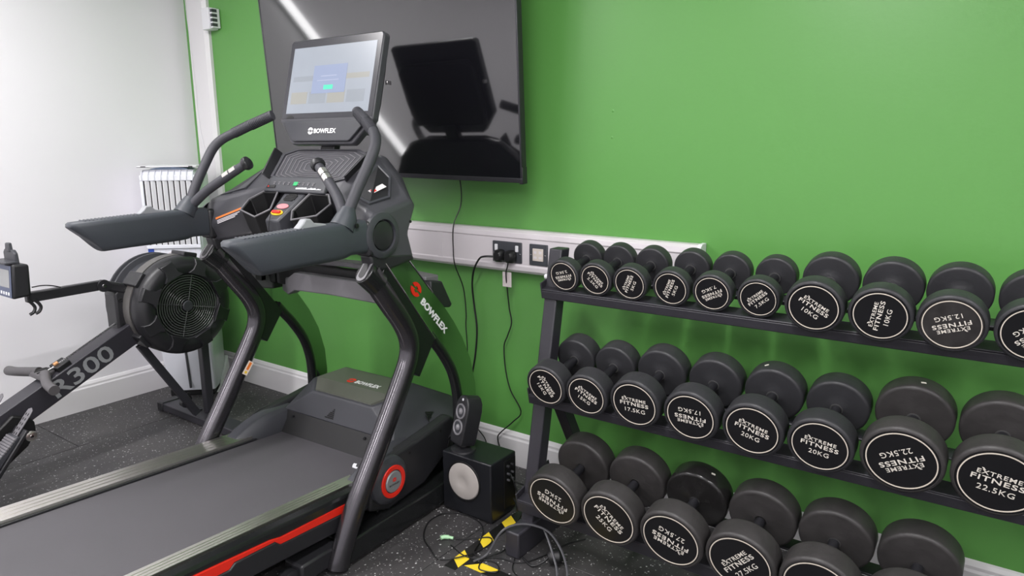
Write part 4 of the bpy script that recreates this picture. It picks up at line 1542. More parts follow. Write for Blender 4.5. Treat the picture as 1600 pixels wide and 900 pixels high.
hw = 0.250
outer = [(-hw, -0.004), (-0.172, -0.088), (-0.160, -0.094), (0.160, -0.094), (0.172, -0.088), (hw, -0.004), (hw, SH_ - 0.012), (hw - 0.012, SH_), (-hw + 0.012, SH_), (-hw, SH_ - 0.012)]
bm = scr_prism(bmesh.new(), outer, -0.032, 0.0)
scrn = finish('touchscreen', bm, M_console, TM, bevel=0.006, seg=3)
bm = scr_prism(bmesh.new(), [(-0.21, -0.05), (0.21, -0.05), (0.225, 0.06), (0.225, 0.21), (0.19, 0.24), (-0.19, 0.24), (-0.225, 0.21), (-0.225, 0.06)], -0.062, -0.030)
finish('rear_housing', bm, M_black, scrn, bevel=0.012)
bm = scr_prism(bmesh.new(), [(-hw + 0.006, 0.006), (hw - 0.006, 0.006), (hw - 0.006, SH_ - 0.014), (hw - 0.014, SH_ - 0.006), (-hw + 0.014, SH_ - 0.006), (-hw + 0.006, SH_ - 0.014)], -0.001, 0.0012)
gl = finish('screen_glass', bm, mat('screen_bezel_glass', srgb(52, 52, 57), 0.25, spec=0.6), scrn, smooth=False)
bm = scr_prism(bmesh.new(), [(-0.222, 0.026), (0.222, 0.026), (0.222, SH_ - 0.034), (-0.222, SH_ - 0.034)], 0.0012, 0.0020)
dp = finish('display', bm, M_screen, scrn, smooth=False)
for k in range(4):
    xx = -0.205 + k * 0.102
    bm = scr_prism(bmesh.new(), [(xx, 0.062), (xx + 0.092, 0.062), (xx + 0.092, 0.108), (xx, 0.108)], 0.0020, 0.0022)
    finish('display_tile', bm, M_tile if k % 2 else M_tilewarm, dp, smooth=False)
for k in range(2):
    xx = -0.205 + k * 0.26
    bm = scr_prism(bmesh.new(), [(xx, 0.150), (xx + 0.150, 0.150), (xx + 0.150, 0.170), (xx, 0.170)], 0.0020, 0.0022)
    finish('display_tile', bm, M_tilewarm if k else M_tile, dp, smooth=False)
bm = scr_prism(bmesh.new(), [(-0.093, 0.100), (0.087, 0.100), (0.087, 0.208), (-0.093, 0.208)], 0.0022, 0.0026)
pp = finish('display_popup', bm, M_popup, dp, smooth=False)
bm = scr_prism(bmesh.new(), [(-0.028, 0.114), (0.022, 0.114), (0.022, 0.131), (-0.028, 0.131)], 0.0026, 0.0028)
finish('popup_button', bm, M_popbtn, pp, smooth=False)
bm = bmesh.new()
scr_prism(bm, [(-0.050, 0.164), (0.035, 0.164), (0.035, 0.168), (-0.050, 0.168)], 0.0026, 0.0028)
scr_prism(bm, [(-0.068, 0.148), (0.048, 0.148), (0.048, 0.151), (-0.068, 0.151)], 0.0026, 0.0028)
finish('popup_text', bm, M_poptext, pp, smooth=False)
# small camera notch
bm = scr_prism(bmesh.new(), [(-0.195 + 0.020 * math.cos(math.pi * k / 8), 0.0075 + 0.012 * math.sin(math.pi * k / 8)) for k in range(9)], 0.0, 0.0022)
finish('thumb_notch', bm, M_deep, scrn, smooth=False)
bm = scr_prism(bmesh.new(), [(-0.225, -0.012), (-0.212, -0.004), (0.212, -0.004), (0.225, -0.012), (0.158, -0.080), (0.148, -0.085), (-0.148, -0.085), (-0.158, -0.080)][::-1], 0.0, 0.010)
pl_ = finish('speaker_plate', bm, M_dark, scrn, bevel=0.004, seg=3)
logo('plate', scr(0.022, -0.046, 0.0108), (1, 0, 0), snm, 0.118, M_glasspanel_print, M_glasspanel_print, pl_, height=0.018)
bm = bmesh.new()
add_bar(bm, (0, 0.270, 1.34), (0, 0.300, 1.43), 0.075, 0.03)
finish('neck', bm, M_black, scrn, bevel=0.004)
bm = B((0.252, 0.262, 0.330, 0.352, 1.60, 1.615))
finish('power_button', bm, M_chrome, scrn, bevel=0.001, seg=1)

# ------------------------------------------------------------------ rowing machine
RW = thing('rowing_machine', 'black air rowing machine with round caged flywheel, chain handle and R300 on its beam', 'rowing machine', (0.68, -0.53, 0))
rx = lambda x: x - 0.68
ry = lambda y: y + 0.53


def rp(x, y, z):
    return (rx(x), ry(y), z)


FC = rp(0, -0.620, 0.648)           # flywheel axle
c = (0, FC[1], FC[2])
# cage shell
bm = lathe([(rx(0.690), 0.0), (rx(0.690), 0.222), (rx(0.696), 0.232), (rx(0.760), 0.232), (rx(0.768), 0.236), (rx(0.790), 0.235), (rx(0.812), 0.229), (rx(0.828), 0.216), (rx(0.836), 0.200), (rx(0.838), 0.180), (rx(0.833), 0.158), (rx(0.824), 0.149), (rx(0.808), 0.147), (rx(0.808), 0.0)], 'x', 72, None, c, close=False)
cage = finish('flywheel_cage', bm, M_black, RW, angle=32)
bm = add_annulus(bmesh.new(), 0.228, 0.2365, rx(0.700), rx(0.757), 'x', 72, c)
finish('mesh_band', bm, M_gunmetal, cage)
# raised lugs around the face
for k in range(8):
    a = math.radians(22 + 45 * k)
    bm = bmesh.new()
    sec = []
    for x_, sc in ((rx(0.815), 1.0), (rx(0.845), 0.90)):
        ring = []
        for rad, half in ((0.150, 0.052), (0.172, 0.034), (0.205, 0.030), (0.228, 0.034), (0.228, -0.034), (0.205, -0.030), (0.172, -0.034), (0.150, -0.052)):
            half *= sc
            u, w_ = rad - (0.006 if sc < 1 and rad > 0.2 else 0), half
            yy = u * math.cos(a) - w_ * math.sin(a)
            zz = u * math.sin(a) + w_ * math.cos(a)
            ring.append((x_ - (0.014 if rad > 0.22 and sc < 1 else 0), c[1] + yy, c[2] + zz))
        sec.append(ring)
    loft(sec, bm=bm)
    finish('face_lug', bm, M_black, cage, bevel=0.0025, angle=20)
M_grillewire = mat('grille_wire', srgb(112, 114, 114), 0.2, metal=0.6)
# grille: concentric wires, spokes, hub
for k in range(11):
    R_ = 0.034 + k * 0.0110
    o = finish('grille_ring', add_torus(bmesh.new(), (rx(0.829) - 0.0003 * k, c[1], c[2]), 'x', R_, 0.0030, 56, 6), M_grillewire, cage)
for a in (8, 98, 188, 278):
    a = math.radians(a - 22)
    bm = tube([(rx(0.832), c[1] + 0.02 * math.cos(a), c[2] + 0.02 * math.sin(a)), (rx(0.828), c[1] + 0.148 * math.cos(a), c[2] + 0.148 * math.sin(a))], 0.0020, 6)
    finish('grille_spoke', bm, M_grillewire, cage)
bm = lathe([(rx(0.808), 0.026), (rx(0.832), 0.026), (rx(0.835), 0.022), (rx(0.835), 0.0)], 'x', 28, None, c, close=False)
finish('grille_hub', bm, M_dark, cage)
finish('fan_disc', lathe([(rx(0.8085), 0.146), (rx(0.809), 0.0)], 'x', 40, None, c, close=False), M_deep, cage)
# clamps on the rim
for a in (142, 76, 214):
    ar = math.radians(a + 90) if False else math.radians(a)
    bm = bmesh.new()
    cy_, cz_ = c[1] + 0.240 * math.cos(ar), c[2] + 0.240 * math.sin(ar)
    t_ = Vector((0, -math.sin(ar), math.cos(ar)))
    r_ = Vector((0, math.cos(ar), math.sin(ar)))
    p0 = Vector((rx(0.685), cy_, cz_))
    p1 = Vector((rx(0.795), cy_, cz_))
    add_bar(bm, p0, p1, 0.070, 0.022, side=t_)
    finish('rim_clamp', bm, M_black, cage, bevel=0.006, seg=3)
# inner housing, far ring and side bracket
bm = lathe([(rx(0.515), 0.0), (rx(0.515), 0.215), (rx(0.520), 0.228), (rx(0.530), 0.228), (rx(0.535), 0.210), (rx(0.535), 0.170), (rx(0.558), 0.170), (rx(0.558), 0.210), (rx(0.563), 0.228), (rx(0.576), 0.228), (rx(0.582), 0.205), (rx(0.69), 0.200), (rx(0.69), 0.0)], 'x', 56, None, c, close=False)
finish('far_cage', bm, M_dark, RW, angle=40)
bm = bmesh.new()
add_prism(bm, [(ry(-0.885), 0.540), (ry(-0.885), 0.735), (ry(-0.86), 0.760), (ry(-0.75), 0.770), (ry(-0.60), 0.66), (ry(-0.60), 0.50), (ry(-0.83), 0.495)], 'x', rx(0.600), rx(0.700))
finish('chain_housing', bm, M_black, RW, bevel=0.010, seg=3)
bm = bmesh.new()
for yy, zz in ((-0.862, 0.705), (-0.862, 0.585), (-0.835, 0.745)):
    lathe([(rx(0.700), 0.0), (rx(0.700), 0.010), (rx(0.703), 0.0095), (rx(0.7035), 0.006), (rx(0.701), 0.005), (rx(0.701), 0.0)], 'x', 14, bm, (0, ry(yy), zz))
finish('housing_screws', bm, M_blackgloss, RW)

# main beam sloping to the footrests
sl = (0.559 - 0.423) / (-0.916 + 1.201)
ytop, ybot = -0.80, -1.50


def bz(y, off=0.0):
    return 0.559 + sl * (y + 0.916) + off


bm = bmesh.new()
hexa(bm, [rp(0.635, ybot, bz(ybot) - 0.112), rp(0.730, ybot, bz(ybot) - 0.112), rp(0.730, -0.79, bz(-0.79) - 0.108), rp(0.635, -0.79, bz(-0.79) - 0.108)],
     [rp(0.635, ybot, bz(ybot)), rp(0.730, ybot, bz(ybot)), rp(0.730, -0.79, bz(-0.79)), rp(0.635, -0.79, bz(-0.79))])
beam = finish('main_beam', bm, M_rack, RW, bevel=0.004)
bdir = Vector((0, 1, sl)).normalized()
bup = Vector((0, -sl, 1)).normalized()
mid = Vector(rp(0.7308, -1.088, bz(-1.088))) - bup * 0.050
bm = text_mesh_into(bmesh.new(), 'R300', 0.285, 0.076, 0, 0, bold=0.014, extrude=0.0006)
place_frame(bm, mid, bdir, (1, 0, 0))
finish('beam_lettering', bm, M_r300, beam, smooth=False)
# chain and its guide
a_, b_ = Vector(rp(0.683, -0.885, 0.598)), Vector(rp(0.683, -1.165, 0.462))
ch = finish('chain', tube([a_, b_], 0.0035, 6), M_black, RW)
bm = bmesh.new()
nlink = 44
dd = (b_ - a_).normalized() * 0.0022
for k in range(nlink):
    p = a_.lerp(b_, (k + 0.5) / nlink)
    add_tube(bm, [p - dd, p + dd], 0.0052, 6)
o = finish('chain_links', bm, M_chrome, ch)
o['kind'] = 'stuff'
# handle with two curved grips
M_rowgrip = mat('rower_handle_rubber', srgb(84, 82, 84), 0.45)
HC = Vector(rp(0.66, -1.205, 0.437))
for s in (-1, 1):
    pts = [HC + Vector((s * 0.030, 0.006, 0.004)), HC + Vector((s * 0.080, -0.012, 0.002)), HC + Vector((s * 0.150, -0.034, -0.004)), HC + Vector((s * 0.225, -0.040, -0.012))]
    finish('handle_grip', tube(pts, [0.023, 0.020, 0.0195, 0.021], 16, smooth_k=5), M_rowgrip, RW)
bm = bmesh.new()
hexa(bm, [HC + Vector((-0.075, -0.025, -0.014)), HC + Vector((0.075, -0.025, -0.014)), HC + Vector((0.030, 0.045, -0.006)), HC + Vector((-0.030, 0.045, -0.006))],
     [HC + Vector((-0.075, -0.022, 0.012)), HC + Vector((0.075, -0.022, 0.012)), HC + Vector((0.030, 0.048, 0.020)), HC + Vector((-0.030, 0.048, 0.020))])
hy = finish('handle_yoke', bm, M_rowgrip, RW, bevel=0.008, seg=3)
for k in range(4):
    xx = -0.045 + 0.030 * k
    finish('yoke_slot', tube([HC + Vector((xx, -0.018, 0.0125)), HC + Vector((xx * 0.45, 0.034, 0.0185))], 0.0035, 8), M_deep, hy)
bm = bmesh.new()
add_bar(bm, HC + Vector((0.022, 0.05, 0.006)), HC + Vector((0.022, 0.105, 0.030)), 0.075, 0.050)
finish('chain_block', bm, M_deep, RW, bevel=0.004)
finish('cork_stop', tube([HC + Vector((0.022, 0.046, 0.036)), HC + Vector((0.022, 0.062, 0.043))], 0.007, 10), M_wood, RW)
finish('swivel_eye', tube([HC + Vector((0.028, 0.020, 0.018)), HC + Vector((0.026, 0.046, 0.026))], 0.0055, 8), M_chrome, RW)

# monitor arm
bm = bmesh.new()
add_bar(bm, rp(0.68, -0.925, 0.783), rp(0.68, -1.225, 0.779), 0.034, 0.042)
arm_ = finish('monitor_arm', bm, M_black, RW, bevel=0.004)
bm = bmesh.new()
add_bar(bm, rp(0.68, -0.935, 0.786), rp(0.68, -0.79, 0.735), 0.046, 0.046)
finish('arm_bracket', bm, M_black, RW, bevel=0.010, seg=3)
bm = lathe([(rx(0.700), 0.0), (rx(0.700), 0.028), (rx(0.706), 0.027), (rx(0.7065), 0.0)], 'x', 24, None, (0, ry(-0.925), 0.781))
finish('arm_joint', bm, M_black, arm_)
bm = lathe([(rx(0.706), 0.0), (rx(0.706), 0.009), (rx(0.709), 0.007), (rx(0.7095), 0.0)], 'x', 12, None, (0, ry(-0.925), 0.781))
finish('joint_bolt', bm, M_chrome, arm_)
for k in range(2):
    yy = -1.185 - 0.022 * k
    pts = [rp(0.700, yy - 0.018, 0.770), rp(0.702, yy - 0.004, 0.752), rp(0.703, yy + 0.002, 0.735), rp(0.703, yy - 0.006, 0.718), rp(0.703, yy - 0.020, 0.711)]
    finish('cable_hook', tube(pts, 0.0065, 8, smooth_k=4), M_black, RW)
pts = [rp(0.70, -1.205, 0.822), rp(0.705, -1.17, 0.824), rp(0.706, -1.135, 0.818), rp(0.704, -1.10, 0.805)]
finish('monitor_cable', tube(pts, 0.0025, 8, smooth_k=4), M_cable, RW)
# performance monitor
MX0, MX1 = 0.560, 0.745
bm = bmesh.new()
hexa(bm, [rp(MX0, -1.292, 0.790), rp(MX1, -1.292, 0.790), rp(MX1, -1.225, 0.795), rp(MX0, -1.225, 0.795)],
     [rp(MX0, -1.280, 0.932), rp(MX1, -1.280, 0.932), rp(MX1, -1.218, 0.925), rp(MX0, -1.218, 0.925)])
mon = finish('performance_monitor', bm, M_black, RW, bevel=0.010, seg=3)
mfn = Vector((0, -0.142, 0.012)).normalized()
mfo = Vector(rp(0.6525, -1.286, 0.861)) + mfn * 0.0012


def monitor_piece(name, x0, x1, z0, z1, d0, d1, m_, par):
    bm_ = B((x0, x1, z0, z1, d0, d1))
    place_frame(bm_, mfo, (1, 0, 0), mfn)
    return finish(name, bm_, m_, par, bevel=0.001, seg=1)


monitor_piece('monitor_bezel', -0.086, 0.086, -0.066, 0.064, 0, 0.0015, M_bluegrey, mon)
monitor_piece('monitor_lcd', -0.070, 0.070, -0.026, 0.046, 0.0015, 0.0025, M_lcd, mon)
for k in range(6):
    monitor_piece('monitor_button', -0.066 + 0.024 * k, -0.053 + 0.024 * k, -0.057, -0.044, 0.0015, 0.003, M_white_plastic, mon)
bm = bmesh.new()
add_prism(bm, [(rx(0.625), 0.925), (rx(0.735), 0.925), (rx(0.730), 0.972), (rx(0.712), 0.985), (rx(0.64), 0.985), (rx(0.625), 0.972)], 'y', ry(-1.262), ry(-1.246))
finish('phone_holder', bm, M_dark, RW, bevel=0.004)
bm = bmesh.new()
add_prism(bm, [(rx(0.655), 0.975), (rx(0.700), 0.975), (rx(0.693), 1.012), (rx(0.666), 1.012)], 'y', ry(-1.266), ry(-1.250))
finish('holder_clip', bm, M_dark, RW, bevel=0.004)
finish('holder_shelf', B((rx(0.60), rx(0.735), ry(-1.300), ry(-1.250), 0.930, 0.942)), M_dark, RW, bevel=0.004)

# front leg: column, brace, base bar with wheels
bm = bmesh.new()
add_box(bm, rx(0.672), rx(0.712), ry(-0.505), ry(-0.465), 0.045, 0.46)
finish('front_column', bm, M_rack, RW, bevel=0.004)
bm = bmesh.new()
add_bar(bm, rp(0.70, -0.80, 0.480), rp(0.70, -0.555, 0.060), 0.026, 0.036)
finish('brace', bm, M_rack, RW, bevel=0.003)
finish('base_bar', B((rx(0.385), rx(1.07), ry(-0.565), ry(-0.470), 0.004, 0.045)), M_rack, RW, bevel=0.004)
for s, xa in ((-1, 0.335), (1, 1.070)):
    finish('end_cap', B((rx(xa), rx(xa + 0.052), ry(-0.570), ry(-0.466), 0.0, 0.050)), M_black, RW, bevel=0.006)
for xx in (0.40, 1.04):
    bm = lathe([(rx(xx - 0.014), 0.0), (rx(xx - 0.014), 0.030), (rx(xx + 0.014), 0.030), (rx(xx + 0.014), 0.0)], 'x', 24, None, (0, ry(-0.445), 0.036))
    add_prism(bm, [(ry(-0.49), 0.042), (ry(-0.44), 0.078), (ry(-0.425), 0.070), (ry(-0.425), 0.03), (ry(-0.44), 0.03)], 'x', rx(xx + 0.016), rx(xx + 0.022))
    finish('transport_wheel', bm, M_black, RW, bevel=0.002)
bm = lathe([(rx(0.66), 0.0), (rx(0.66), 0.022), (rx(0.69), 0.024), (rx(0.69), 0.0)], 'x', 20, None, (0, ry(-0.60), 0.125))
finish('brace_knob', bm, M_black, RW, bevel=0.003)
bm = bmesh.new()
for xx, yy in ((0.64, -0.50), (0.66, -0.54), (0.745, -0.50)):
    lathe([(0.045, 0.0075), (0.052, 0.0075), (0.053, 0.004), (0.053, 0.0)], 'z', 8, bm, rp(xx, yy, 0))
finish('base_bolts', bm, M_blackgloss, RW)
# footrests on both sides of the beam
for s in (-1, 1):
    xo = 0.683 + s * 0.145
    p = Vector(rp(xo, -1.40, 0.30))
    # side plate
    bm = prism([(ry(-1.305), 0.300), (ry(-1.285), 0.275), (ry(-1.285), 0.235), (ry(-1.32), 0.180), (ry(-1.50), 0.055), (ry(-1.56), 0.09), (ry(-1.52), 0.20), (ry(-1.36), 0.325)], 'x', rx(0.683 + s * 0.075), rx(0.683 + s * 0.052))
    fp_ = finish('foot_bracket', bm, M_deep, RW, bevel=0.006)
    pdir = Vector((0, 0.62, 0.785))
    pn_ = Vector((0, -0.785, 0.62))
    bm = bmesh.new()
    base = Vector(rp(xo, -1.435, 0.185))
    hexa(bm, [base + Vector((q * 0.052, 0, 0)) + pdir * v + pn_ * w_ for q, v, w_ in ((-1, -0.13, -0.008), (1, -0.13, -0.008), (1, -0.13, 0.008), (-1, -0.13, 0.008))],
         [base + Vector((q * 0.050, 0, 0)) + pdir * v + pn_ * w_ for q, v, w_ in ((-1, 0.13, -0.008), (1, 0.13, -0.008), (1, 0.13, 0.008), (-1, 0.13, 0.008))])
    fpl = finish('footplate', bm, M_black, RW, bevel=0.004)
    bm = bmesh.new()
    pts_ = [(-0.020, 0.06), (0.020, 0.06), (0.022, 0.185), (0.018, 0.205), (0.0, 0.214), (-0.018, 0.205), (-0.022, 0.185)]
    lo = [bm.verts.new(base + Vector((a, 0, 0)) + pdir * v + pn_ * 0.010) for a, v in pts_]
    hi = [bm.verts.new(base + Vector((a, 0, 0)) + pdir * v + pn_ * 0.015) for a, v in pts_]
    bm.faces.new(lo)
    bm.faces.new(hi[::-1])
    for i in range(len(pts_)):
        bm.faces.new([lo[i], lo[(i + 1) % len(pts_)], hi[(i + 1) % len(pts_)], hi[i]])
    tg = finish('size_tongue', bm, M_grey, fpl, bevel=0.002)
    bm = bmesh.new()
    for k in range(5):
        for q in (-1, 1):
            pc = base + Vector((q * 0.009, 0, 0)) + pdir * (0.105 + 0.020 * k) + pn_ * 0.0156
            hexa(bm, [pc + Vector((-0.003, 0, 0)) - pdir * 0.005, pc + Vector((0.003, 0, 0)) - pdir * 0.005, pc + Vector((0.003, 0, 0)) - pdir * 0.005 + pn_ * 0.0005, pc + Vector((-0.003, 0, 0)) - pdir * 0.005 + pn_ * 0.0005],
                 [pc + Vector((-0.003, 0, 0)) + pdir * 0.005, pc + Vector((0.003, 0, 0)) + pdir * 0.005, pc + Vector((0.003, 0, 0)) + pdir * 0.005 + pn_ * 0.0005, pc + Vector((-0.003, 0, 0)) + pdir * 0.005 + pn_ * 0.0005])
    finish('tongue_holes', bm, M_deep, tg, smooth=False)
    # ribbed strap over the foot
    for k in range(9):
        pc = base + pdir * (0.000 + 0.0105 * k) + pn_ * (0.030 - 0.0012 * k)
        bm = bmesh.new()
        add_bar(bm, pc + Vector((-0.042, 0, 0)), pc + Vector((0.042, 0, 0)), 0.0095, 0.010, side=pdir)
        finish('strap_rib', bm, M_grey, fpl, bevel=0.0025)
    bm = bmesh.new()
    hexa(bm, [base + Vector((q * 0.044, 0, 0)) + pdir * v + pn_ * w_ for q, v, w_ in ((-1, -0.055, 0.008), (1, -0.055, 0.008), (1, -0.055, 0.042), (-1, -0.055, 0.042))],
         [base + Vector((q * 0.040, 0, 0)) + pdir * v + pn_ * w_ for q, v, w_ in ((-1, 0.10, 0.006), (1, 0.10, 0.006), (1, 0.095, 0.022), (-1, 0.095, 0.022))])
    finish('strap_bed', bm, M_dark, fpl, bevel=0.005)
    bm = lathe([(rx(xo + 0.045), 0.0), (rx(xo + 0.045), 0.021), (rx(xo + 0.051), 0.020), (rx(xo + 0.053), 0.013), (rx(xo + 0.052), 0.0)], 'x', 24, None, (0, ry(-1.345), 0.262)) if s > 0 else None
    if bm:
        bk = finish('strap_roller', bm, M_steel, fpl)
        finish('roller_pin', lathe([(rx(xo + 0.051), 0.0), (rx(xo + 0.051), 0.006), (rx(xo + 0.056), 0.006), (rx(xo + 0.057), 0.0)], 'x', 12, None, (0, ry(-1.345), 0.262)), M_chrome, bk)
# seat rail running back out of view, with rear leg and seat
finish('seat_rail', B((rx(0.655), rx(0.711), ry(-3.05), ry(-1.46), 0.275, 0.315)), M_steel, RW, bevel=0.004)
finish('rear_leg', B((rx(0.665), rx(0.701), ry(-3.02), ry(-2.97), 0.02, 0.275), (rx(0.50), rx(0.866), ry(-3.03), ry(-2.96), 0.0, 0.03)), M_rack, RW, bevel=0.004)
bm = bmesh.new()
hexa(bm, [rp(0.53, -2.32, 0.37), rp(0.836, -2.32, 0.37), rp(0.836, -2.08, 0.37), rp(0.53, -2.08, 0.37)], [rp(0.53, -2.32, 0.40), rp(0.836, -2.32, 0.40), rp(0.80, -2.08, 0.405), rp(0.566, -2.08, 0.405)])
finish('seat', bm, M_black, RW, bevel=0.015, seg=3)
finish('seat_carriage', B((rx(0.64), rx(0.726), ry(-2.28), ry(-2.12), 0.315, 0.37)), M_black, RW)

# ------------------------------------------------------------------ evaporative cooler in the corner
ang = math.atan2(0.193, 0.213)
CW, CDp, CH = 0.287, 0.225, 1.262
COOL = thing('air_cooler', 'tall white tower air cooler with vertical louvres standing in the corner', 'air cooler', (0.187, -0.455, 0), ang)
# local: x along the front (left to right), y depth away from the viewer, front face at y=0


def cool_ring(z, x0, x1, y0, y1, r):
    pts = []
    for cx, cy, a0 in ((x1 - r, y0 + r, -90), (x1 - r, y1 - r, 0), (x0 + r, y1 - r, 90), (x0 + r, y0 + r, 180)):
        for k in range(4):
            a = math.radians(a0 + 30 * k)
            pts.append((cx + r * math.cos(a), cy + r * math.sin(a), z))
    return pts


bm = loft([cool_ring(0.035, 0.045, CW - 0.012, 0.02, CDp - 0.01, 0.012), cool_ring(0.10, 0.026, CW - 0.003, 0.006, CDp, 0.014), cool_ring(0.30, 0.008, CW, 0, CDp, 0.016), cool_ring(0.50, 0, CW, 0, CDp, 0.018), cool_ring(1.225, 0.0, CW, 0, CDp, 0.020), cool_ring(1.25, 0.005, CW - 0.005, 0.004, CDp - 0.004, 0.02), cool_ring(CH, 0.016, CW - 0.016, 0.016, CDp - 0.016, 0.02)])
M_cooler = mat('cooler_white', srgb(226, 228, 236), 0.25, coat=0.3)
finish('cabinet', bm, M_cooler, COOL, angle=30)
LZ0, LZ1 = 0.865, 1.205
finish('louvre_recess', B((0.018, CW - 0.018, -0.0015, 0.001, LZ0, LZ1)), M_deep, COOL)
bm = B((0.004, CW - 0.004, -0.012, 0.002, LZ1, LZ1 + 0.03), (0.004, CW - 0.004, -0.012, 0.002, LZ0 - 0.02, LZ0), (0.004, 0.020, -0.012, 0.002, LZ0, LZ1), (CW - 0.020, CW - 0.004, -0.012, 0.002, LZ0, LZ1))
finish('louvre_frame', bm, M_cooler, COOL, bevel=0.003)
for k in range(8):
    xx = 0.030 + k * (CW - 0.060) / 7.6
    bm = bmesh.new()
    hexa(bm, [(xx, -0.014, LZ0), (xx + 0.003, -0.014, LZ0), (xx + 0.021, 0.0, LZ0), (xx + 0.018, 0.0, LZ0)], [(xx, -0.014, LZ1), (xx + 0.003, -0.014, LZ1), (xx + 0.021, 0.0, LZ1), (xx + 0.018, 0.0, LZ1)])
    finish('louvre', bm, M_white_plastic, COOL)
for k in range(9):
    xx = 0.012 + k * (CW - 0.03) / 8
    bm = tube([(xx + 0.004, -0.0125, LZ1 + 0.004), (xx + 0.004, -0.0135, LZ1 + 0.024), (xx + 0.004, -0.002, LZ1 + 0.045), (xx + 0.004, 0.018, CH - 0.003)], 0.0035, 6, smooth_k=3)
    finish('top_rib', bm, M_cooler, COOL)
for k in range(8):
    xx = 0.034 + k * (CW - 0.06) / 7.4
    finish('front_groove', B((xx, xx + 0.0014, -0.0012, 0.002, 0.33, 0.845)), M_trunk, COOL)
bm = lathe([(-0.0045, 0.0), (-0.004, 0.042), (0.0, 0.045)], 'y', 32)
bmesh.ops.scale(bm, verts=bm.verts, vec=(1, 1, 0.36))
bmesh.ops.translate(bm, verts=bm.verts, vec=(CW * 0.52, 0, 0.815))
lg = finish('logo_oval', bm, M_trunk, COOL)
bm = lathe([(-0.0052, 0.0), (-0.005, 0.026), (-0.004, 0.027)], 'y', 28)
bmesh.ops.scale(bm, verts=bm.verts, vec=(1, 1, 0.25))
bmesh.ops.translate(bm, verts=bm.verts, vec=(CW * 0.52, 0, 0.815))
finish('logo_print', bm, M_blue, lg)
bm = B((0.006, 0.036, -0.0018, 0.002, 0.58, 0.845))
bl = finish('label_strip', bm, M_blue, COOL)
bl['label'] = 'dark blue printed strip'
bm = bmesh.new()
for k in range(7):
    add_box(bm, 0.010, 0.032, -0.0023, -0.0015, 0.60 + k * 0.034, 0.606 + k * 0.034)
finish('strip_print', bm, M_trunk, bl, smooth=False)
bm = tube([(CW * 0.53, -0.0008, 0.055), (CW * 0.50, -0.0008, 0.285)], 0.0065, 10)
finish('water_window', bm, M_cablegrey, COOL)
finish('castor_base', B((0.03, CW - 0.02, 0.03, CDp - 0.02, 0.0, 0.036)), M_deep, COOL, bevel=0.004)
bm = bmesh.new()
hexa(bm, [(CW - 0.02, 0.06, 0.0), (CW + 0.018, 0.06, 0.0), (CW + 0.02, CDp + 0.01, 0.0), (CW - 0.02, CDp + 0.01, 0.0)], [(CW - 0.01, 0.10, 0.03), (CW + 0.005, 0.10, 0.03), (CW + 0.012, CDp + 0.01, 0.17), (CW - 0.01, CDp + 0.01, 0.17)])
finish('skid', bm, M_white_plastic, COOL, bevel=0.003)
# domed blue-tinted control panel and the thin tray lying across the top
bm = bmesh.new()
secs = []
for k in range(9):
    a = math.pi * k / 8
    xx = CW / 2 - 0.10 * math.cos(a)
    zz = CH - 0.002 + 0.016 * math.sin(a)
    secs.append([(xx, 0.03, CH - 0.01), (xx, 0.03, zz), (xx, 0.16, zz), (xx, 0.16, CH - 0.01)])
loft(secs, bm=bm)
finish('control_panel', bm, mat('pale_blue_panel', srgb(176, 196, 226), 0.25, noise=0.3, nscale=40), COOL)
t = thing('serving_tray', 'thin white tray with dark edge lying on top of the white tower cooler', 'tray', (0.187, -0.455, CH + 0.0145), ang)
finish('tray_plate', B((0.0, 0.30, -0.02, 0.20, 0.0, 0.0055)), M_white_plastic, t, bevel=0.002)
finish('tray_edge', B((0.02, 0.045, -0.021, -0.012, -0.001, 0.0045), (0.26, 0.28, -0.021, -0.012, -0.001, 0.0045), (0.0, 0.06, -0.0205, 0.0, -0.0012, 0.0)), M_deep, t)

# ------------------------------------------------------------------ subwoofer and satellite speaker
SUB = thing('subwoofer', 'black box subwoofer with a pale grey round cone on the floor by the treadmill', 'speaker', (2.390, -0.397, 0))
sw, sd, shh = 0.1175, 0.079, 0.241
finish('cabinet', B((-sw, sw, -sd, sd, 0.006, shh)), mat('black_vinyl', srgb(26, 27, 31), 0.3, bump=0.15, bscale=700), SUB, bevel=0.006, seg=3)
bm = lathe([(-sd - 0.001, 0.0), (-sd - 0.0095, 0.02), (-sd - 0.008, 0.055), (-sd - 0.004, 0.070), (-sd + 0.001, 0.074)], 'y', 48, None, (-0.012, 0, 0.142))
finish('cone', bm, M_silverfoam, SUB)
bm = add_annulus(bmesh.new(), 0.0735, 0.080, -sd - 0.003, -sd + 0.001, 'y', 48, (-0.012, 0, 0.142))
finish('cone_surround', bm, M_deep, SUB, bevel=0.001)
pnl = finish('control_side', B((sw - 0.001, sw + 0.003, 0.000, 0.072, 0.03, 0.225)), M_deep, SUB, bevel=0.001)
for k, (yy, zz, r_) in enumerate(((0.02, 0.20, 0.008), (0.045, 0.20, 0.006), (0.02, 0.17, 0.005), (0.045, 0.17, 0.005), (0.02, 0.145, 0.005), (0.045, 0.145, 0.005))):
    bm = lathe([(0.0, r_), (0.012, r_ * 0.9), (0.013, 0.0)], 'x', 14, None, (sw + 0.002, yy, zz))
    finish('knob' if k < 2 else 'port', bm, M_black if k < 2 else M_cablegrey, pnl)
for xx in (-0.09, 0.09):
    for yy in (-0.055, 0.055):
        finish('rubber_foot', lathe([(0, 0.01), (0.007, 0.01)], 'z', 12, None, (xx, yy, 0)), M_deep, SUB)

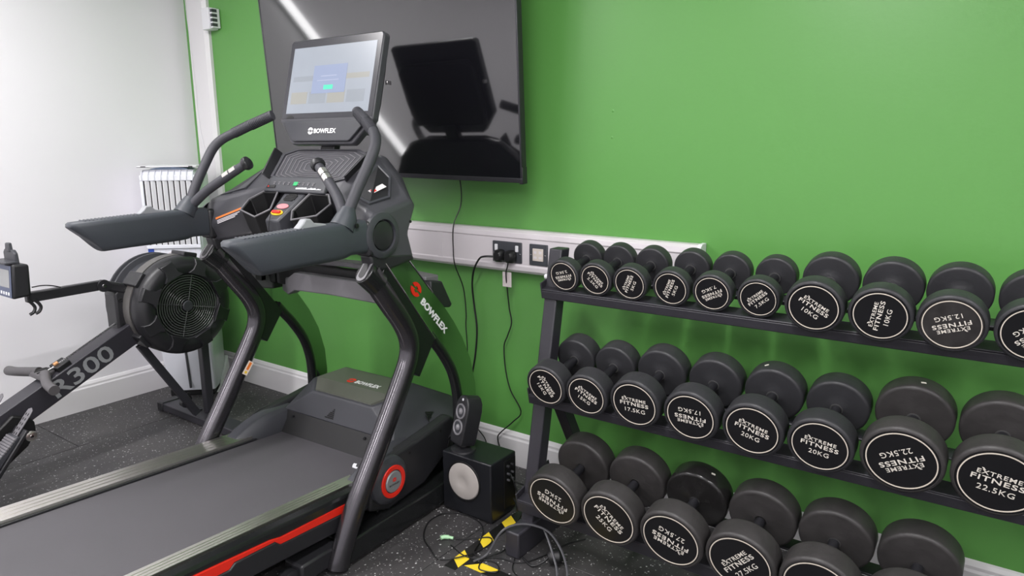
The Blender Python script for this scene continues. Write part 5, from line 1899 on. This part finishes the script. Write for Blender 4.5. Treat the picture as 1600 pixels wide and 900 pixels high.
M_driver = mat('speaker_driver_grey', srgb(150, 148, 152), 0.35, metal=0.5)
SAT = thing('satellite_speaker', 'small black two-driver satellite speaker standing on the subwoofer', 'speaker', (2.336, -0.424, 0.2415), math.radians(-18))
finish('stand', lathe([(0.0, 0.0), (0.0, 0.050), (0.006, 0.048), (0.011, 0.030), (0.016, 0.018), (0.032, 0.014), (0.034, 0.0)], 'z', 36), M_black, SAT)
lean = math.radians(14)
# body outline in local x/z, leaning back
ol = [(-0.034, 0.022), (0.034, 0.022), (0.040, 0.04), (0.042, 0.16), (0.036, 0.188), (0.020, 0.208), (0.0, 0.214), (-0.020, 0.208), (-0.036, 0.188), (-0.042, 0.16), (-0.040, 0.04)]


def satp(x, y, z):
    return (x, y * math.cos(lean) + (z - 0.02) * math.sin(lean), 0.02 + (z - 0.02) * math.cos(lean) - y * math.sin(lean))


def satfix(bm_):
    for v in bm_.verts:
        v.co = Vector(satp(*v.co))
    return bm_


bm = bmesh.new()
add_prism(bm, ol, 'y', -0.040, 0.030)
body = finish('body', satfix(bm), M_black, SAT, bevel=0.006, seg=3)
for zz in (0.150, 0.088):
    bm = add_annulus(bmesh.new(), 0.023, 0.030, -0.0435, -0.039, 'y', 36, (0, 0, zz))
    dr = finish('driver_surround', satfix(bm), M_driver, body, bevel=0.001)
    bm = lathe([(-0.0415, 0.0), (-0.0405, 0.023)], 'y', 32, None, (0, 0, zz), close=False)
    finish('driver_cone', satfix(bm), M_dark, dr)
    bm = lathe([(-0.0475, 0.0), (-0.0465, 0.007), (-0.0435, 0.012), (-0.041, 0.0125)], 'y', 24, None, (0, 0, zz), close=False)
    finish('driver_dome', satfix(bm), M_driver, dr)
bm = lathe([(-0.0415, 0.0), (-0.0412, 0.005), (-0.040, 0.0052)], 'y', 16, None, (0, 0, 0.196))
finish('badge', satfix(bm), M_white_plastic, body)

# ------------------------------------------------------------------ hazard tape
def hazard(name, label, x0, y0, x1, y1, w_, slant, first, length, period):
    p0, p1 = Vector((x0, y0, 0)), Vector((x1, y1, 0))
    d = (p1 - p0)
    Ln = d.length
    root = thing(name, label, 'tape', (x0, y0, 0), math.atan2(d.y, d.x))
    base_ = finish('black_strip', B((0, Ln, -w_ / 2, w_ / 2, 0.0004, 0.0012)), M_tapeblack, root, smooth=False)
    x = first
    while x + length + slant < Ln:
        bm_ = prism([(x, -w_ / 2), (x + length, -w_ / 2), (x + length + slant, w_ / 2), (x + slant, w_ / 2)], 'z', 0.0012, 0.0016)
        finish('yellow_stripe', bm_, M_tape, base_, smooth=False)
        x += period
    return root


hazard('hazard_tape', 'black and yellow hazard tape running past the subwoofer to the rack foot', 2.552, -0.768, 2.547, -0.20, 0.048, 0.034, 0.016, 0.060, 0.141)
hazard('hazard_tape', 'short black and yellow hazard tape running right from the tape corner', 2.577, -0.7075, 3.02, -0.7075, 0.046, 0.045, 0.007, 0.071, 0.141)

# ------------------------------------------------------------------ loose cables on the floor
def floor_cable(name, label, pts, r, m_=M_cable, cat='cable'):
    return tag(finish(name, tube(pts, r, 7, smooth_k=6), m_), label, cat)


t = thing('audio_cable', 'black looped audio cable ending in a pale green jack plug', 'cable', (2.425, -0.640, 0))
pts = [(0.030, 0.010, 0.008), (0.055, 0.028, 0.004), (0.09, 0.06, 0.004), (0.13, 0.09, 0.006), (0.155, 0.065, 0.006), (0.15, 0.0, 0.006), (0.12, -0.07, 0.007), (0.07, -0.115, 0.006), (0.01, -0.09, 0.004), (-0.07, -0.04, 0.004), (-0.125, 0.05, 0.004), (-0.115, 0.13, 0.004), (-0.05, 0.165, 0.004), (0.03, 0.155, 0.004), (0.085, 0.11, 0.004), (0.115, 0.05, 0.004), (0.145, -0.02, 0.008), (0.185, -0.03, 0.013), (0.215, 0.01, 0.010), (0.222, 0.06, 0.008), (0.205, 0.12, 0.012), (0.17, 0.18, 0.014), (0.15, 0.26, 0.02), (0.135, 0.31, 0.045)]
finish('cord', tube(pts, 0.0024, 7, smooth_k=6), M_cable, t)
bm = tube([(0.028, 0.009, 0.008), (0.010, 0.003, 0.009)], 0.0055, 12)
add_tube(bm, [(0.012, 0.004, 0.009), (-0.002, -0.006, 0.010), (-0.008, -0.018, 0.010)], 0.0075, 12)
finish('jack_body', bm, M_jack, t)
finish('jack_tip', tube([(-0.008, -0.018, 0.010), (-0.014, -0.034, 0.008)], 0.002, 8), M_chrome, t)

floor_cable('mains_cable', 'grey cable arching over the rack foot and looping on the floor', [(2.600, -0.700, 0.006), (2.625, -0.655, 0.020), (2.650, -0.620, 0.085), (2.675, -0.585, 0.108), (2.72, -0.545, 0.110), (2.79, -0.525, 0.095), (2.86, -0.55, 0.055), (2.91, -0.60, 0.012), (2.895, -0.63, 0.006), (2.86, -0.59, 0.03), (2.80, -0.54, 0.07), (2.76, -0.51, 0.09)], 0.0042, M_cablegrey)
floor_cable('thin_cable', 'thin black cable snaking over the floor in front of the rack foot', [(2.47, -0.665, 0.004), (2.56, -0.69, 0.005), (2.66, -0.66, 0.004), (2.70, -0.70, 0.004), (2.64, -0.72, 0.004), (2.62, -0.66, 0.004), (2.66, -0.630, 0.004), (2.735, -0.610, 0.004), (2.78, -0.52, 0.004), (2.80, -0.43, 0.004), (2.84, -0.36, 0.004)], 0.0022)
floor_cable('thin_cable', 'thin black cable at the bottom edge beside the short hazard tape', [(2.70, -0.60, 0.003), (2.735, -0.66, 0.003), (2.79, -0.69, 0.003), (2.82, -0.74, 0.003), (2.90, -0.78, 0.003)], 0.0020)
t = thing('mains_plug', 'black mains plug lying on the floor under the bottom shelf of dumbbells', 'plug', (2.835, -0.545, 0), 0.7)
finish('plug_body', tube([(-0.030, 0, 0.026), (-0.020, 0, 0.028), (0.006, 0, 0.028), (0.018, 0, 0.026)], [0.018, 0.025, 0.026, 0.018], 18), M_cable, t, bevel=0.002)
bm = bmesh.new()
for a_, b_ in ((0.0, 0.012), (-0.011, -0.008), (0.011, -0.008)):
    add_box(bm, 0.016, 0.034, a_ - 0.003, a_ + 0.003, 0.026 + b_ - 0.002, 0.026 + b_ + 0.002)
finish('pins', bm, M_chrome, t)
finish('plug_lead', tube([(-0.030, 0, 0.026), (-0.05, -0.01, 0.016), (-0.085, -0.01, 0.006), (-0.11, 0.04, 0.005)], 0.004, 8, smooth_k=4), M_cable, t)
# bundle behind the subwoofer
for i, (lab, pts) in enumerate((
    ('black lead looping out of the subwoofer side towards the rack post', [(2.5185, -0.36, 0.145), (2.545, -0.36, 0.135), (2.575, -0.335, 0.12), (2.60, -0.30, 0.10), (2.575, -0.25, 0.05), (2.54, -0.20, 0.006)]),
    ('black lead dropping from the subwoofer ports to the floor', [(2.5185, -0.37, 0.17), (2.54, -0.38, 0.15), (2.555, -0.37, 0.09), (2.56, -0.34, 0.03), (2.60, -0.30, 0.006), (2.63, -0.22, 0.006)]),
    ('black lead curling upright beside the left rack foot', [(2.5185, -0.35, 0.06), (2.545, -0.37, 0.05), (2.585, -0.42, 0.06), (2.60, -0.43, 0.10), (2.605, -0.40, 0.14), (2.60, -0.34, 0.10), (2.585, -0.30, 0.03), (2.58, -0.24, 0.006)]))):
    floor_cable('speaker_lead', lab, pts, 0.003)
floor_cable('skirting_lead', 'thin black lead passing behind the satellite speaker down the skirting', [(2.03, -0.028, 0.20), (2.06, -0.03, 0.17), (2.10, -0.035, 0.13), (2.14, -0.035, 0.09), (2.17, -0.05, 0.02), (2.20, -0.08, 0.005)], 0.0024)
